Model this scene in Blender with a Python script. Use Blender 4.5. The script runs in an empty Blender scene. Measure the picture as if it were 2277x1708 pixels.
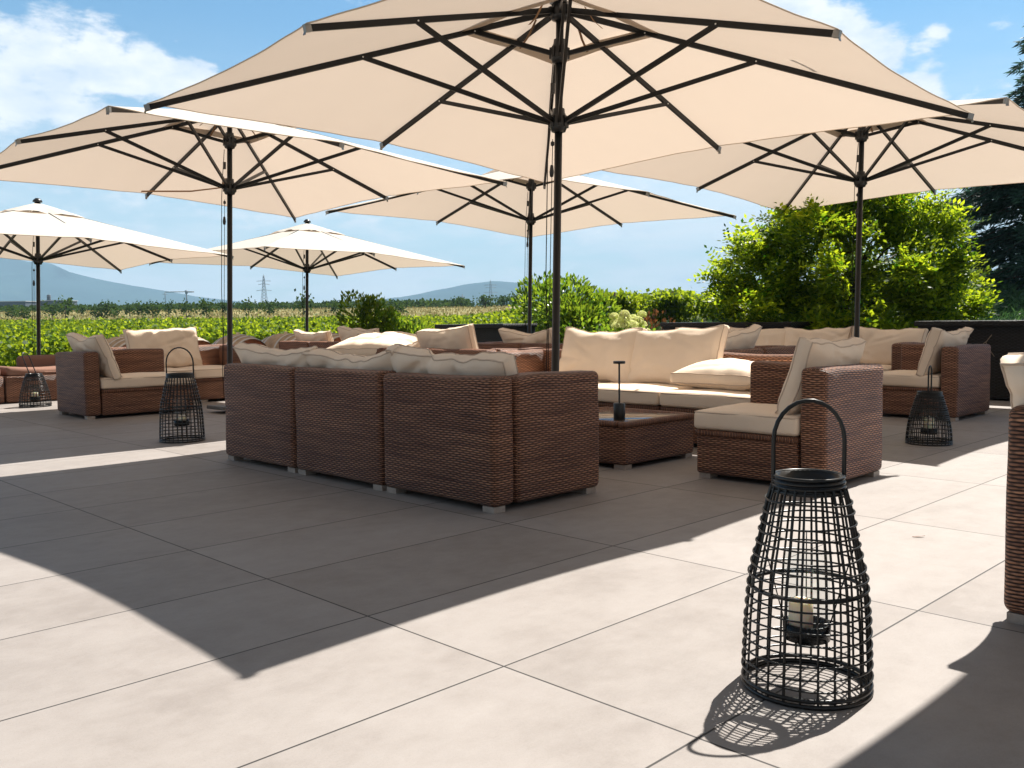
import bpy, math, random
import numpy as np
from mathutils import Vector, Matrix, noise as mnoise

random.seed(7)
rng = np.random.default_rng(11)
S = bpy.context.scene
COL = S.collection
PI = math.pi

# ------------------------------------------------------------------ basics
def fbm(p, o=3):
    return mnoise.fractal(Vector(p), 1.0, 2.0, o)

def tag(o, label=None, cat=None, group=None, kind=None):
    if label: o['label'] = label
    if cat: o['category'] = cat
    if group: o['group'] = group
    if kind: o['kind'] = kind
    return o

def empty(name, loc=(0, 0, 0), rz=0.0):
    o = bpy.data.objects.new(name, None)
    o.empty_display_size = 0.1
    COL.objects.link(o)
    o.location = loc
    o.rotation_euler = (0, 0, rz)
    return o

def thing(name, label, cat, loc=(0, 0, 0), rz=0.0, group=None):
    return tag(empty(name, loc, rz), label, cat, group)

def copy_tree(o, parent=None):
    c = o.copy(); COL.objects.link(c); c.parent = parent
    for ch in list(o.children): copy_tree(ch, c)
    return c

class MB:
    """collects shapes that become ONE mesh object"""
    def __init__(s):
        s.v = []; s.f = []; s.uv = []; s.sm = []
    def add(s, verts, faces, uvs=None, smooth=True):
        b = len(s.v)
        s.v += [tuple(p) for p in verts]
        for i, f in enumerate(faces):
            s.f.append(tuple(b + k for k in f))
            s.uv.append(uvs[i] if uvs else [(0.0, 0.0)] * len(f))
            s.sm.append(smooth)
        return s
    def box(s, c, d):
        x, y, z = c; a, b, h = d[0] / 2, d[1] / 2, d[2] / 2
        V = [(x + i * a, y + j * b, z + k * h) for k in (-1, 1) for j in (-1, 1) for i in (-1, 1)]
        F = [(0, 2, 3, 1), (4, 5, 7, 6), (0, 1, 5, 4), (2, 6, 7, 3), (0, 4, 6, 2), (1, 3, 7, 5)]
        U = []
        for f in F:
            p = [V[k] for k in f]
            n = (Vector(p[1]) - Vector(p[0])).cross(Vector(p[2]) - Vector(p[0]))
            m = max(range(3), key=lambda q: abs(n[q]))
            U.append([(q[1], q[2]) if m == 0 else (q[0], q[2]) if m == 1 else (q[1], q[0]) for q in p])
        return s.add(V, F, U, False)
    def rbox(s, c, d, r, k=2, n=1, warp=None, uo=(0, 0), flip=False):
        h = [q / 2 for q in d]; r = min(r, min(h) * 0.98)
        ax = []
        for a in range(3):
            lo = [-h[a] + r * i / k for i in range(k + 1)]
            hi = [h[a] - r + r * i / k for i in range(k + 1)]
            nn = n if isinstance(n, int) else n[a]
            mid = [(-h[a] + r) + (2 * h[a] - 2 * r) * i / nn for i in range(1, nn)]
            ax.append(lo + mid + hi)
        idx = {}; V = []; F = []; U = []
        def vert(p):
            key = (round(p[0], 5), round(p[1], 5), round(p[2], 5))
            if key in idx: return idx[key]
            q = [max(-h[a] + r, min(h[a] - r, p[a])) for a in range(3)]
            e = Vector([p[a] - q[a] for a in range(3)])
            L = e.length
            o = Vector(q) + (e * (r / L) if L > 1e-9 else Vector((0, 0, 0)))
            if warp: o = Vector(warp(o))
            idx[key] = len(V); V.append((o.x + c[0], o.y + c[1], o.z + c[2]))
            return idx[key]
        for a in range(3):
            b, g = [(1, 2), (2, 0), (0, 1)][a]
            for sgn in (-1, 1):
                for i in range(len(ax[b]) - 1):
                    for j in range(len(ax[g]) - 1):
                        P = []
                        for (ii, jj) in ((i, j), (i + 1, j), (i + 1, j + 1), (i, j + 1)):
                            p = [0, 0, 0]; p[a] = sgn * h[a]; p[b] = ax[b][ii]; p[g] = ax[g][jj]
                            P.append(p)
                        if sgn < 0: P.reverse()
                        F.append([vert(p) for p in P])
                        uu = []
                        for p in P:
                            q = [p[t] + c[t] for t in range(3)]
                            w = (q[1], q[2]) if a == 0 else (q[0], q[2]) if a == 1 else ((q[1], q[0]) if d[1] >= d[0] else (q[0], q[1]))
                            if flip: w = (w[1], w[0])
                            uu.append((w[0] + uo[0], w[1] + uo[1]))
                        U.append(uu)
        return s.add(V, F, U, True)
    def tube(s, pts, r, seg=8, closed=False, caps=True, flat=1.0):
        pts = [Vector(p) for p in pts]; n = len(pts)
        rr = r if isinstance(r, (list, tuple)) else [r] * n
        V = []; F = []; up = None
        for i in range(n):
            if closed: t = pts[(i + 1) % n] - pts[i - 1]
            else: t = pts[min(i + 1, n - 1)] - pts[max(i - 1, 0)]
            t.normalize()
            if up is None:
                up = Vector((0, 0, 1)) if abs(t.z) < 0.9 else Vector((1, 0, 0))
            x = up.cross(t)
            if x.length < 1e-6: x = Vector((1, 0, 0)).cross(t)
            x.normalize(); y = t.cross(x); up = y
            for k in range(seg):
                a = 2 * PI * k / seg
                V.append(pts[i] + x * math.cos(a) * rr[i] + y * math.sin(a) * rr[i] * flat)
        m = n if closed else n - 1
        for i in range(m):
            j = (i + 1) % n
            for k in range(seg):
                l = (k + 1) % seg
                F.append((i * seg + k, i * seg + l, j * seg + l, j * seg + k))
        if caps and not closed:
            F.append(tuple(range(seg - 1, -1, -1))); F.append(tuple((n - 1) * seg + k for k in range(seg)))
        return s.add(V, F, None, True)
    def bar(s, a, b, w, h, upv=(0, 0, 1)):
        a = Vector(a); b = Vector(b); t = (b - a).normalized()
        x = Vector(upv).cross(t)
        if x.length < 1e-5: x = Vector((1, 0, 0))
        x.normalize(); y = t.cross(x)
        V = [p + x * i * w / 2 + y * j * h / 2 for p in (a, b) for (i, j) in ((-1, -1), (1, -1), (1, 1), (-1, 1))]
        F = [(3, 2, 1, 0), (4, 5, 6, 7), (0, 1, 5, 4), (1, 2, 6, 5), (2, 3, 7, 6), (3, 0, 4, 7)]
        return s.add(V, F, None, False)
    def lathe(s, prof, seg=24, c=(0, 0, 0)):
        V = []; F = []; n = len(prof)
        for (r, z) in prof:
            for k in range(seg):
                a = 2 * PI * k / seg
                V.append((c[0] + r * math.cos(a), c[1] + r * math.sin(a), c[2] + z))
        for i in range(n - 1):
            for k in range(seg):
                l = (k + 1) % seg
                F.append((i * seg + k, i * seg + l, (i + 1) * seg + l, (i + 1) * seg + k))
        return s.add(V, F, None, True)
    def build(s, name, mat, parent=None, loc=None, rot=None, autosmooth=True):
        me = bpy.data.meshes.new(name)
        me.from_pydata([tuple(p) for p in s.v], [], s.f)
        uvl = me.uv_layers.new(name='UVMap')
        flat = [c for f in s.uv for p in f for c in p]
        uvl.data.foreach_set('uv', flat)
        me.polygons.foreach_set('use_smooth', s.sm)
        me.materials.append(mat); me.update()
        o = bpy.data.objects.new(name, me); COL.objects.link(o)
        o.parent = parent
        if loc: o.location = loc
        if rot: o.rotation_euler = rot
        return o

def np_mesh(name, V, F, mat, parent=None, smooth=False):
    """V (n,3), F (m,4) numpy quads"""
    me = bpy.data.meshes.new(name)
    n, m = len(V), len(F); k = F.shape[1]
    me.vertices.add(n); me.vertices.foreach_set('co', np.asarray(V, np.float32).ravel())
    me.loops.add(m * k); me.loops.foreach_set('vertex_index', np.asarray(F, np.int32).ravel())
    me.polygons.add(m)
    me.polygons.foreach_set('loop_start', np.arange(0, m * k, k, dtype=np.int32))
    me.polygons.foreach_set('use_smooth', np.full(m, smooth))
    me.update(calc_edges=True); me.validate()
    me.materials.append(mat)
    o = bpy.data.objects.new(name, me); COL.objects.link(o); o.parent = parent
    return o

# ------------------------------------------------------------------ materials
def newmat(name):
    m = bpy.data.materials.new(name); m.use_nodes = True
    nt = m.node_tree; nt.nodes.clear()
    out = nt.nodes.new('ShaderNodeOutputMaterial')
    return m, nt, out

class NB:
    """tiny node helper"""
    def __init__(s, nt): s.nt = nt
    def n(s, t, **kw):
        x = s.nt.nodes.new(t)
        for k, v in kw.items(): setattr(x, k, v)
        return x
    def put(s, sock, val):
        if isinstance(val, bpy.types.NodeSocket): s.nt.links.new(val, sock)
        elif val is not None: sock.default_value = val
    def math(s, op, a, b=None, c=None, clamp=False):
        x = s.n('ShaderNodeMath', operation=op, use_clamp=clamp)
        s.put(x.inputs[0], a)
        if b is not None: s.put(x.inputs[1], b)
        if c is not None: s.put(x.inputs[2], c)
        return x.outputs[0]
    def mix(s, f, a, b):
        x = s.n('ShaderNodeMix', data_type='RGBA')
        s.put(x.inputs[0], f); s.put(x.inputs[6], a); s.put(x.inputs[7], b)
        return x.outputs[2]
    def noise(s, vec, scale, detail=3, rough=0.5, dim='3D'):
        x = s.n('ShaderNodeTexNoise', noise_dimensions=dim)
        if vec is not None: s.put(x.inputs['Vector'], vec)
        x.inputs['Scale'].default_value = scale; x.inputs['Detail'].default_value = detail
        x.inputs['Roughness'].default_value = rough
        return x.outputs[0]
    def ramp(s, f, stops, interp='LINEAR'):
        x = s.n('ShaderNodeValToRGB'); s.put(x.inputs[0], f)
        e = x.color_ramp.elements; x.color_ramp.interpolation = interp
        while len(e) < len(stops): e.new(0.5)
        for i, (p, c) in enumerate(stops):
            e[i].position = p; e[i].color = (*c, 1) if len(c) == 3 else c
        return x.outputs[0]
    def smooth(s, f, a, b):
        x = s.n('ShaderNodeMapRange', interpolation_type='SMOOTHSTEP')
        s.put(x.inputs[0], f); x.inputs[1].default_value = a; x.inputs[2].default_value = b
        return x.outputs[0]
    def vmul(s, v, sc):
        x = s.n('ShaderNodeVectorMath', operation='MULTIPLY'); s.put(x.inputs[0], v); x.inputs[1].default_value = sc
        return x.outputs[0]
    def bump(s, h, strength, dist):
        x = s.n('ShaderNodeBump'); s.put(x.inputs['Height'], h)
        x.inputs['Strength'].default_value = strength; x.inputs['Distance'].default_value = dist
        return x.outputs[0]
    def bsdf(s, col, rough=0.6, normal=None, spec=0.4, metal=0.0):
        x = s.n('ShaderNodeBsdfPrincipled')
        s.put(x.inputs['Base Color'], col if isinstance(col, bpy.types.NodeSocket) else (*col, 1))
        s.put(x.inputs['Roughness'], rough)
        x.inputs['Specular IOR Level'].default_value = spec
        x.inputs['Metallic'].default_value = metal
        if normal is not None: s.put(x.inputs['Normal'], normal)
        return x
    def geo(s): return s.n('ShaderNodeNewGeometry')
    def tc(s): return s.n('ShaderNodeTexCoord')

def simple(name, col, rough=0.6, spec=0.4, metal=0.0, nscale=0, namp=0.15, bump=0.0):
    m, nt, out = newmat(name); b = NB(nt)
    c = (*col, 1); nrm = None
    if nscale:
        nz = b.noise(b.tc().outputs['Object'], nscale, 4, 0.6)
        lo = tuple(x * (1 - namp) for x in col); hi = tuple(min(1, x * (1 + namp)) for x in col)
        c = b.ramp(nz, [(0.3, lo), (0.7, hi)])
        if bump: nrm = b.bump(nz, 0.5, bump)
    p = b.bsdf(c if nscale else col, rough, nrm, spec, metal)
    nt.links.new(p.outputs[0], out.inputs[0])
    return m

def rattan_mat(name, dark, lo, hi, row=0.0112, stake=0.048, spec=0.35, rough=0.5):
    m, nt, out = newmat(name); b = NB(nt)
    uv = b.n('ShaderNodeUVMap', uv_map='UVMap').outputs[0]
    sp = b.n('ShaderNodeSeparateXYZ'); b.put(sp.inputs[0], uv)
    u, v = sp.outputs[0], sp.outputs[1]
    # strands wander a little
    wob = b.math('MULTIPLY', b.math('SUBTRACT', b.noise(b.vmul(uv, (5, 5, 1)), 1.0, 2), 0.5), 0.02)
    v = b.math('ADD', v, wob)
    vr = b.math('DIVIDE', v, row)
    rw = b.math('FLOOR', vr); fv = b.math('FRACT', vr)
    par = b.math('MODULO', rw, 2.0)
    ph = b.math('ADD', b.math('DIVIDE', u, stake), b.math('MULTIPLY', par, 0.5))
    a = b.math('ADD', 0.5, b.math('MULTIPLY', b.math('COSINE', b.math('MULTIPLY', ph, 2 * PI)), 0.5))
    rp = b.math('SINE', b.math('MULTIPLY', fv, PI))
    h = b.math('MULTIPLY', rp, b.math('ADD', 0.45, b.math('MULTIPLY', a, 0.55)))
    # per strand tint: long streaks along each row
    cv = b.n('ShaderNodeCombineXYZ'); b.put(cv.inputs[0], b.math('MULTIPLY', u, 2.2)); b.put(cv.inputs[1], b.math('MULTIPLY', rw, 7.31))
    st = b.noise(cv.outputs[0], 1.0, 2, 0.6)
    big = b.noise(b.vmul(uv, (1.2, 5.0, 1)), 1.0, 3, 0.6)
    stm = b.math('ADD', b.math('MULTIPLY', st, 0.65), b.math('MULTIPLY', big, 0.35))
    c1 = b.ramp(stm, [(0.34, lo), (0.5, tuple((x + y) / 2 for x, y in zip(lo, hi))), (0.66, hi)])
    f = b.smooth(h, 0.15, 0.80)
    col = b.mix(f, (*dark, 1), c1)
    nrm = b.bump(h, 1.0, 0.007)
    p = b.bsdf(col, rough, nrm, spec)
    nt.links.new(p.outputs[0], out.inputs[0])
    return m

def cloth_mat(name, col, trans=0.0, tcol=None, weave=900.0, wr=0.004, rough=0.9, stain=0.06):
    m, nt, out = newmat(name); b = NB(nt)
    oc = b.tc().outputs['Object']
    nz = b.noise(oc, 3.0, 4, 0.6)
    fine = b.noise(oc, weave, 1, 0.5)
    lo = tuple(x * (1 - stain) for x in col); hi = tuple(min(1, x * (1 + stain)) for x in col)
    c = b.ramp(b.math('ADD', b.math('MULTIPLY', nz, 0.7), b.math('MULTIPLY', fine, 0.3)), [(0.32, lo), (0.68, hi)])
    nrm = b.bump(b.math('ADD', b.math('MULTIPLY', b.noise(oc, 14.0, 3, 0.5), 1.0), b.math('MULTIPLY', fine, 0.05)), 0.35, wr)
    p = b.bsdf(c, rough, nrm, 0.15)
    if trans > 0:
        t = b.n('ShaderNodeBsdfTranslucent'); t.inputs[0].default_value = (*tcol, 1)
        mx = b.n('ShaderNodeMixShader'); mx.inputs[0].default_value = trans
        nt.links.new(p.outputs[0], mx.inputs[1]); nt.links.new(t.outputs[0], mx.inputs[2])
        nt.links.new(mx.outputs[0], out.inputs[0])
    else:
        nt.links.new(p.outputs[0], out.inputs[0])
    return m

def leaf_mat(name, c_lo, c_hi, t_lo, t_hi, trans=0.45, rough=0.45, spec=0.35):
    m, nt, out = newmat(name); b = NB(nt)
    rnd = b.geo().outputs['Random Per Island']
    cl = b.noise(b.tc().outputs['Object'], 1.7, 2)
    f = b.math('ADD', b.math('MULTIPLY', rnd, 0.6), b.math('MULTIPLY', cl, 0.4))
    c = b.ramp(f, [(0.2, c_lo), (0.8, c_hi)]); t = b.ramp(f, [(0.2, t_lo), (0.8, t_hi)])
    p = b.bsdf(c, rough, None, spec)
    tr = b.n('ShaderNodeBsdfTranslucent'); b.put(tr.inputs[0], t)
    mx = b.n('ShaderNodeMixShader'); mx.inputs[0].default_value = trans
    nt.links.new(p.outputs[0], mx.inputs[1]); nt.links.new(tr.outputs[0], mx.inputs[2])
    nt.links.new(mx.outputs[0], out.inputs[0])
    return m

def paving_mat():
    m, nt, out = newmat('porcelain_paving'); b = NB(nt)
    pos = b.tc().outputs['Object']
    sp = b.n('ShaderNodeSeparateXYZ'); b.put(sp.inputs[0], pos)
    tx = b.math('DIVIDE', b.math('SUBTRACT', sp.outputs[0], 1.6418 - 12.0), 1.2)
    ty = b.math('DIVIDE', b.math('SUBTRACT', sp.outputs[1], 1.6886 - 12.0), 0.6)
    fx = b.math('FRACT', tx); fy = b.math('FRACT', ty)
    dx = b.math('MULTIPLY', b.math('MINIMUM', fx, b.math('SUBTRACT', 1.0, fx)), 1.2)
    dy = b.math('MULTIPLY', b.math('MINIMUM', fy, b.math('SUBTRACT', 1.0, fy)), 0.6)
    d = b.math('MINIMUM', dx, dy)
    joint = b.smooth(d, 0.0036, 0.0022)          # 1 in the joint
    cell = b.n('ShaderNodeCombineXYZ'); b.put(cell.inputs[0], b.math('FLOOR', tx)); b.put(cell.inputs[1], b.math('FLOOR', ty))
    wn = b.n('ShaderNodeTexWhiteNoise', noise_dimensions='3D'); b.put(wn.inputs['Vector'], cell.outputs[0])
    # cloudy cement look, offset per slab
    off = b.n('ShaderNodeVectorMath', operation='ADD'); b.put(off.inputs[0], b.vmul(pos, (0.95, 1.25, 1)))
    b.put(off.inputs[1], b.vmul(wn.outputs['Color'], (9, 9, 9)))
    n1 = b.noise(off.outputs[0], 1.6, 6, 0.62); n2 = b.noise(off.outputs[0], 9.0, 5, 0.7)
    n3 = b.noise(pos, 160.0, 2, 0.6)
    t = b.math('ADD', b.math('ADD', b.math('MULTIPLY', n1, 0.50), b.math('MULTIPLY', n2, 0.36)), b.math('MULTIPLY', n3, 0.14))
    t = b.math('ADD', t, b.math('MULTIPLY', b.math('SUBTRACT', wn.outputs['Value'], 0.5), 0.11))
    c = b.ramp(t, [(0.36, (0.228, 0.203, 0.186)), (0.5, (0.276, 0.250, 0.232)), (0.64, (0.312, 0.286, 0.268))])
    col = b.mix(joint, c, (0.028, 0.026, 0.025, 1))
    # small dark specks of dirt
    vo = b.n('ShaderNodeTexVoronoi'); b.put(vo.inputs['Vector'], pos); vo.inputs['Scale'].default_value = 1.3
    speck = b.smooth(vo.outputs['Distance'], 0.011, 0.005)
    col = b.mix(b.math('MULTIPLY', speck, 0.55), col, (0.09, 0.075, 0.06, 1))
    # faint water marks and scuffs
    wm = b.noise(b.vmul(pos, (2.3, 1.1, 1)), 2.6, 7, 0.72)
    col = b.mix(b.math('MULTIPLY', b.smooth(wm, 0.56, 0.70), 0.12), col, (0.17, 0.14, 0.12, 1))
    gr = b.noise(pos, 420.0, 1, 0.5)
    col = b.mix(b.math('MULTIPLY', b.smooth(gr, 0.62, 0.74), 0.35), col, (0.12, 0.10, 0.09, 1))
    h = b.math('SUBTRACT', b.math('MULTIPLY', n3, 0.10), joint)
    nrm = b.bump(h, 0.5, 0.003)
    p = b.bsdf(col, b.math('ADD', 0.52, b.math('MULTIPLY', n1, 0.2)), nrm, 0.35)
    nt.links.new(p.outputs[0], out.inputs[0])
    return m

M = {}
M['rattan'] = rattan_mat('brown_rattan', (0.026, 0.011, 0.008), (0.185, 0.080, 0.051), (0.60, 0.295, 0.170))
M['rim'] = rattan_mat('brown_rattan_wrap', (0.030, 0.014, 0.010), (0.19, 0.080, 0.046), (0.46, 0.21, 0.11), row=0.010, stake=0.4)
M['black_rattan'] = rattan_mat('black_rattan', (0.003, 0.003, 0.004), (0.010, 0.011, 0.013), (0.022, 0.024, 0.028), row=0.016, stake=0.06, spec=0.3, rough=0.45)
M['cushion'] = cloth_mat('beige_outdoor_cushion', (0.82, 0.68, 0.535), weave=700)
M['piping'] = cloth_mat('beige_piping', (0.58, 0.46, 0.36), weave=700)
M['brown_cloth'] = cloth_mat('brown_cloth', (0.24, 0.135, 0.10), weave=500)
M['canopy'] = cloth_mat('ecru_canopy_cloth', (0.86, 0.81, 0.73), trans=0.42, tcol=(0.545, 0.443, 0.357), weave=600, wr=0.002, stain=0.03)
M['hem'] = cloth_mat('ecru_canopy_hem', (0.66, 0.55, 0.43), weave=600)
M['strap'] = cloth_mat('tan_strap', (0.30, 0.18, 0.10), weave=600)
M['metal'] = simple('anthracite_powder_coat', (0.005, 0.0055, 0.006), 0.42, 0.30, nscale=60, namp=0.12)
M['pole'] = simple('anthracite_pole', (0.009, 0.010, 0.011), 0.34, 0.50, nscale=40, namp=0.10)
M['black'] = simple('black_plastic', (0.010, 0.011, 0.012), 0.35, 0.5)
M['bracket'] = simple('zinc_bracket', (0.30, 0.30, 0.29), 0.4, 0.5, 0.6)
M['rivet'] = simple('bright_rivet', (0.75, 0.75, 0.73), 0.3, 0.5, 0.3)
M['cord'] = simple('black_cord', (0.012, 0.012, 0.013), 0.7, 0.2)
M['foot'] = simple('pale_foot_plastic', (0.38, 0.32, 0.275), 0.5, 0.4, nscale=30)
M['wicker_black'] = simple('black_lacquered_cane', (0.0045, 0.0055, 0.006), 0.30, 0.45, nscale=40, namp=0.3)
M['wax'] = simple('cream_wax', (0.92, 0.84, 0.66), 0.5, 0.4)
for n_ in M['wax'].node_tree.nodes:
    if n_.type == 'BSDF_PRINCIPLED':
        n_.inputs['Subsurface Weight'].default_value = 0.6; n_.inputs['Subsurface Radius'].default_value = (1.0, 0.6, 0.35); n_.inputs['Subsurface Scale'].default_value = 0.03
M['soot'] = simple('dark_steel_cup', (0.018, 0.020, 0.022), 0.25, 0.6, 0.7)
M['oak'] = simple('pale_oak_staves', (0.46, 0.33, 0.22), 0.65, 0.3, nscale=9, namp=0.25)
M['hoop'] = simple('galvanised_hoop', (0.62, 0.58, 0.54), 0.4, 0.5, 0.35)
M['oakhead'] = simple('red_stained_oak_head', (0.24, 0.085, 0.040), 0.6, 0.3, nscale=12, namp=0.3)
M['bung'] = simple('pale_bung', (0.72, 0.62, 0.42), 0.6, 0.3)
M['bark'] = simple('bark', (0.075, 0.055, 0.040), 0.85, 0.2, nscale=18, namp=0.4, bump=0.02)
M['pylon'] = simple('grey_steel', (0.20, 0.22, 0.24), 0.6, 0.4)
M['building'] = simple('dark_shed_cladding', (0.10, 0.11, 0.13), 0.7, 0.3)
M['base'] = simple('grey_granite', (0.16, 0.16, 0.16), 0.6, 0.3, nscale=80, namp=0.3)
M['vine'] = leaf_mat('vine_leaves', (0.020, 0.060, 0.008), (0.105, 0.185, 0.018), (0.12, 0.22, 0.010), (0.58, 0.68, 0.028), 0.48, 0.5, 0.2)
M['vine_far'] = leaf_mat('far_leaves', (0.016, 0.042, 0.012), (0.050, 0.090, 0.022), (0.04, 0.09, 0.012), (0.11, 0.17, 0.022), 0.3, 0.7, 0.05)
M['robinia'] = leaf_mat('robinia_leaves', (0.012, 0.045, 0.006), (0.080, 0.160, 0.014), (0.05, 0.18, 0.006), (0.72, 0.84, 0.026), 0.50)
M['pitto'] = leaf_mat('glossy_shrub_leaves', (0.016, 0.050, 0.010), (0.080, 0.135, 0.020), (0.10, 0.24, 0.012), (0.46, 0.60, 0.034), 0.46, 0.3, 0.5)
M['cedar'] = leaf_mat('blue_green_needles', (0.012, 0.040, 0.032), (0.055, 0.120, 0.085), (0.02, 0.06, 0.045), (0.08, 0.19, 0.11), 0.25, 0.55)
M['juniper'] = leaf_mat('juniper_needles', (0.022, 0.062, 0.026), (0.072, 0.150, 0.060), (0.04, 0.12, 0.04), (0.12, 0.24, 0.06), 0.25, 0.55)
M['redleaf'] = leaf_mat('rusty_leaves', (0.07, 0.03, 0.015), (0.17, 0.075, 0.03), (0.12, 0.05, 0.02), (0.30, 0.12, 0.04), 0.35)
M['petal'] = leaf_mat('hydrangea_petals', (0.66, 0.70, 0.32), (0.90, 0.90, 0.62), (0.82, 0.88, 0.36), (0.98, 0.98, 0.62), 0.62, 0.7, 0.1)
M['drygrass'] = leaf_mat('dry_grass_blades', (0.26, 0.23, 0.09), (0.46, 0.38, 0.18), (0.26, 0.22, 0.08), (0.44, 0.36, 0.16), 0.3, 0.8, 0.1)
M['paving'] = paving_mat()

mg, nt, out = newmat('lantern_glass'); b = NB(nt)
g = b.n('ShaderNodeBsdfGlossy'); g.inputs['Roughness'].default_value = 0.03; g.inputs[0].default_value = (1, 1, 1, 1)
tpn = b.n('ShaderNodeBsdfTransparent'); tpn.inputs[0].default_value = (0.93, 0.95, 0.95, 1)
fr = b.n('ShaderNodeFresnel'); fr.inputs[0].default_value = 1.45
mx = b.n('ShaderNodeMixShader'); mx.inputs[0].default_value = 0.035; nt.links.new(tpn.outputs[0], mx.inputs[1]); nt.links.new(g.outputs[0], mx.inputs[2])
nt.links.new(mx.outputs[0], out.inputs[0]); M['glass'] = mg
M['tableglass'] = simple('smoked_table_glass', (0.10, 0.07, 0.05), 0.02, 1.0)

# ------------------------------------------------------------------ camera, sun, sky
W_F = Vector((0.70426014, 0.70655789, -0.06923577)); W_R = Vector((0.70771212, -0.70642507, -0.01035251)); W_U = Vector((0.05622453, 0.04170813, 0.99754661))
CAMH = 0.9059
cd = bpy.data.cameras.new('camera'); cam = bpy.data.objects.new('camera', cd); COL.objects.link(cam)
cd.sensor_width = 36.0; cd.lens = 36.0 * 1986.04 / 2212.0; cd.clip_start = 0.05; cd.clip_end = 30000
mw = Matrix((( W_R.x, W_U.x, -W_F.x, 0), (W_R.y, W_U.y, -W_F.y, 0), (W_R.z, W_U.z, -W_F.z, CAMH), (0, 0, 0, 1)))
cam.matrix_world = mw
S.camera = cam

SUN = Vector((0.668, 0.066, 1.0)).normalized()
ld = bpy.data.lights.new('sun', 'SUN'); ld.energy = 5.0; ld.angle = math.radians(0.53); ld.color = (1.0, 0.945, 0.87)
sun = bpy.data.objects.new('sun', ld); COL.objects.link(sun); sun.rotation_euler = SUN.to_track_quat('Z', 'Y').to_euler(); sun.location = (10, 2, 20)

def dirpx(u, v):
    d = W_R * ((u - 1106) / 1986.04) - W_U * ((v - 829.5) / 1986.04) + W_F
    return d.normalized()

wd = bpy.data.worlds.new('World'); S.world = wd; wd.use_nodes = True
nt = wd.node_tree; nt.nodes.clear(); b = NB(nt)
sky = b.n('ShaderNodeTexSky', sky_type='NISHITA'); sky.sun_disc = False
sky.sun_elevation = math.radians(56.7); sky.sun_rotation = math.atan2(0.668, 0.066)
sky.altitude = 400; sky.air_density = 1.25; sky.dust_density = 0.6; sky.ozone_density = 2.2
d = b.n('ShaderNodeTexCoord').outputs['Generated']
sp = b.n('ShaderNodeSeparateXYZ'); b.put(sp.inputs[0], d)
den = b.math('ADD', b.math('MAXIMUM', sp.outputs[2], 0.0), 0.10)
cv = b.n('ShaderNodeCombineXYZ'); b.put(cv.inputs[0], b.math('DIVIDE', sp.outputs[0], den)); b.put(cv.inputs[1], b.math('DIVIDE', sp.outputs[1], den))
n1 = b.noise(cv.outputs[0], 1.15, 9, 0.58); 
n2 = b.noise(b.vmul(d, (9, 9, 24)), 1.0, 8, 0.60)
n4 = b.noise(b.vmul(d, (26, 26, 54)), 1.0, 8, 0.62)
nn = b.math('ADD', b.math('MULTIPLY', n1, 0.30), b.math('ADD', b.math('MULTIPLY', n2, 0.38), b.math('MULTIPLY', n4, 0.32)))
# where the larger cloud banks stand in the sky (directions), radius, weight
BANKS = [((10, 112), .05, .25), ((110, 108), .05, .25), ((210, 135), .048, .25), ((310, 160), .045, .24), ((410, 200), .045, .24), ((40, 225), .055, .20), ((160, 240), .055, .20), ((280, 270), .05, .17),
         ((1715, 20), .05, .26), ((1800, 85), .05, .27), ((1880, 150), .05, .27), ((1960, 205), .042, .26), ((1990, 130), .03, .20), ((1830, 215), .05, .22), ((1640, -60), .08, .22), ((2025, 60), .016, .17),
         ((255, 75), .014, .15), ((380, 85), .012, .14), ((250, 440), .12, .14), ((800, 560), .22, .13), ((1350, 560), .22, .15), ((2050, 500), .16, .17), ((100, 500), .12, .12), ((450, 350), .1, .12)]
msk = None
for (uv_, r_, w_) in BANKS:
    dd = dirpx(*uv_)
    vm = b.n('ShaderNodeVectorMath', operation='DISTANCE'); b.put(vm.inputs[0], d); vm.inputs[1].default_value = dd
    e = b.math('MULTIPLY', b.math('SUBTRACT', 1.0, b.smooth(vm.outputs['Value'], 0.0, r_ * 1.5)), w_)
    msk = e if msk is None else b.math('MAXIMUM', msk, e)
cl = b.smooth(b.math('ADD', nn, msk), 0.60, 0.715)
# horizon veil of thin cloud
veil = b.math('MULTIPLY', b.smooth(sp.outputs[2], 0.31, 0.03), 1.12)
n3 = b.noise(b.vmul(d, (4, 4, 26)), 1.0, 7, 0.62)
veil = b.math('MULTIPLY', veil, b.math('ADD', 0.45, b.math('MULTIPLY', b.smooth(n3, 0.35, 0.66), 0.55)), clamp=True)
base = b.n('ShaderNodeMix', data_type='RGBA', blend_type='MULTIPLY'); base.inputs[0].default_value = 1.0
b.put(base.inputs[6], sky.outputs[0]); base.inputs[7].default_value = (0.62, 0.97, 1.12, 1)
shade = b.ramp(b.noise(b.vmul(d, (20, 20, 44)), 1.0, 6, 0.6), [(0.36, (7.6, 8.3, 9.3)), (0.62, (10.2, 10.2, 10.3))])
c1 = b.mix(veil, base.outputs[2], (9.4, 9.6, 10.0, 1))
c2 = b.mix(b.math('MULTIPLY', cl, 0.93), c1, shade)
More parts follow.
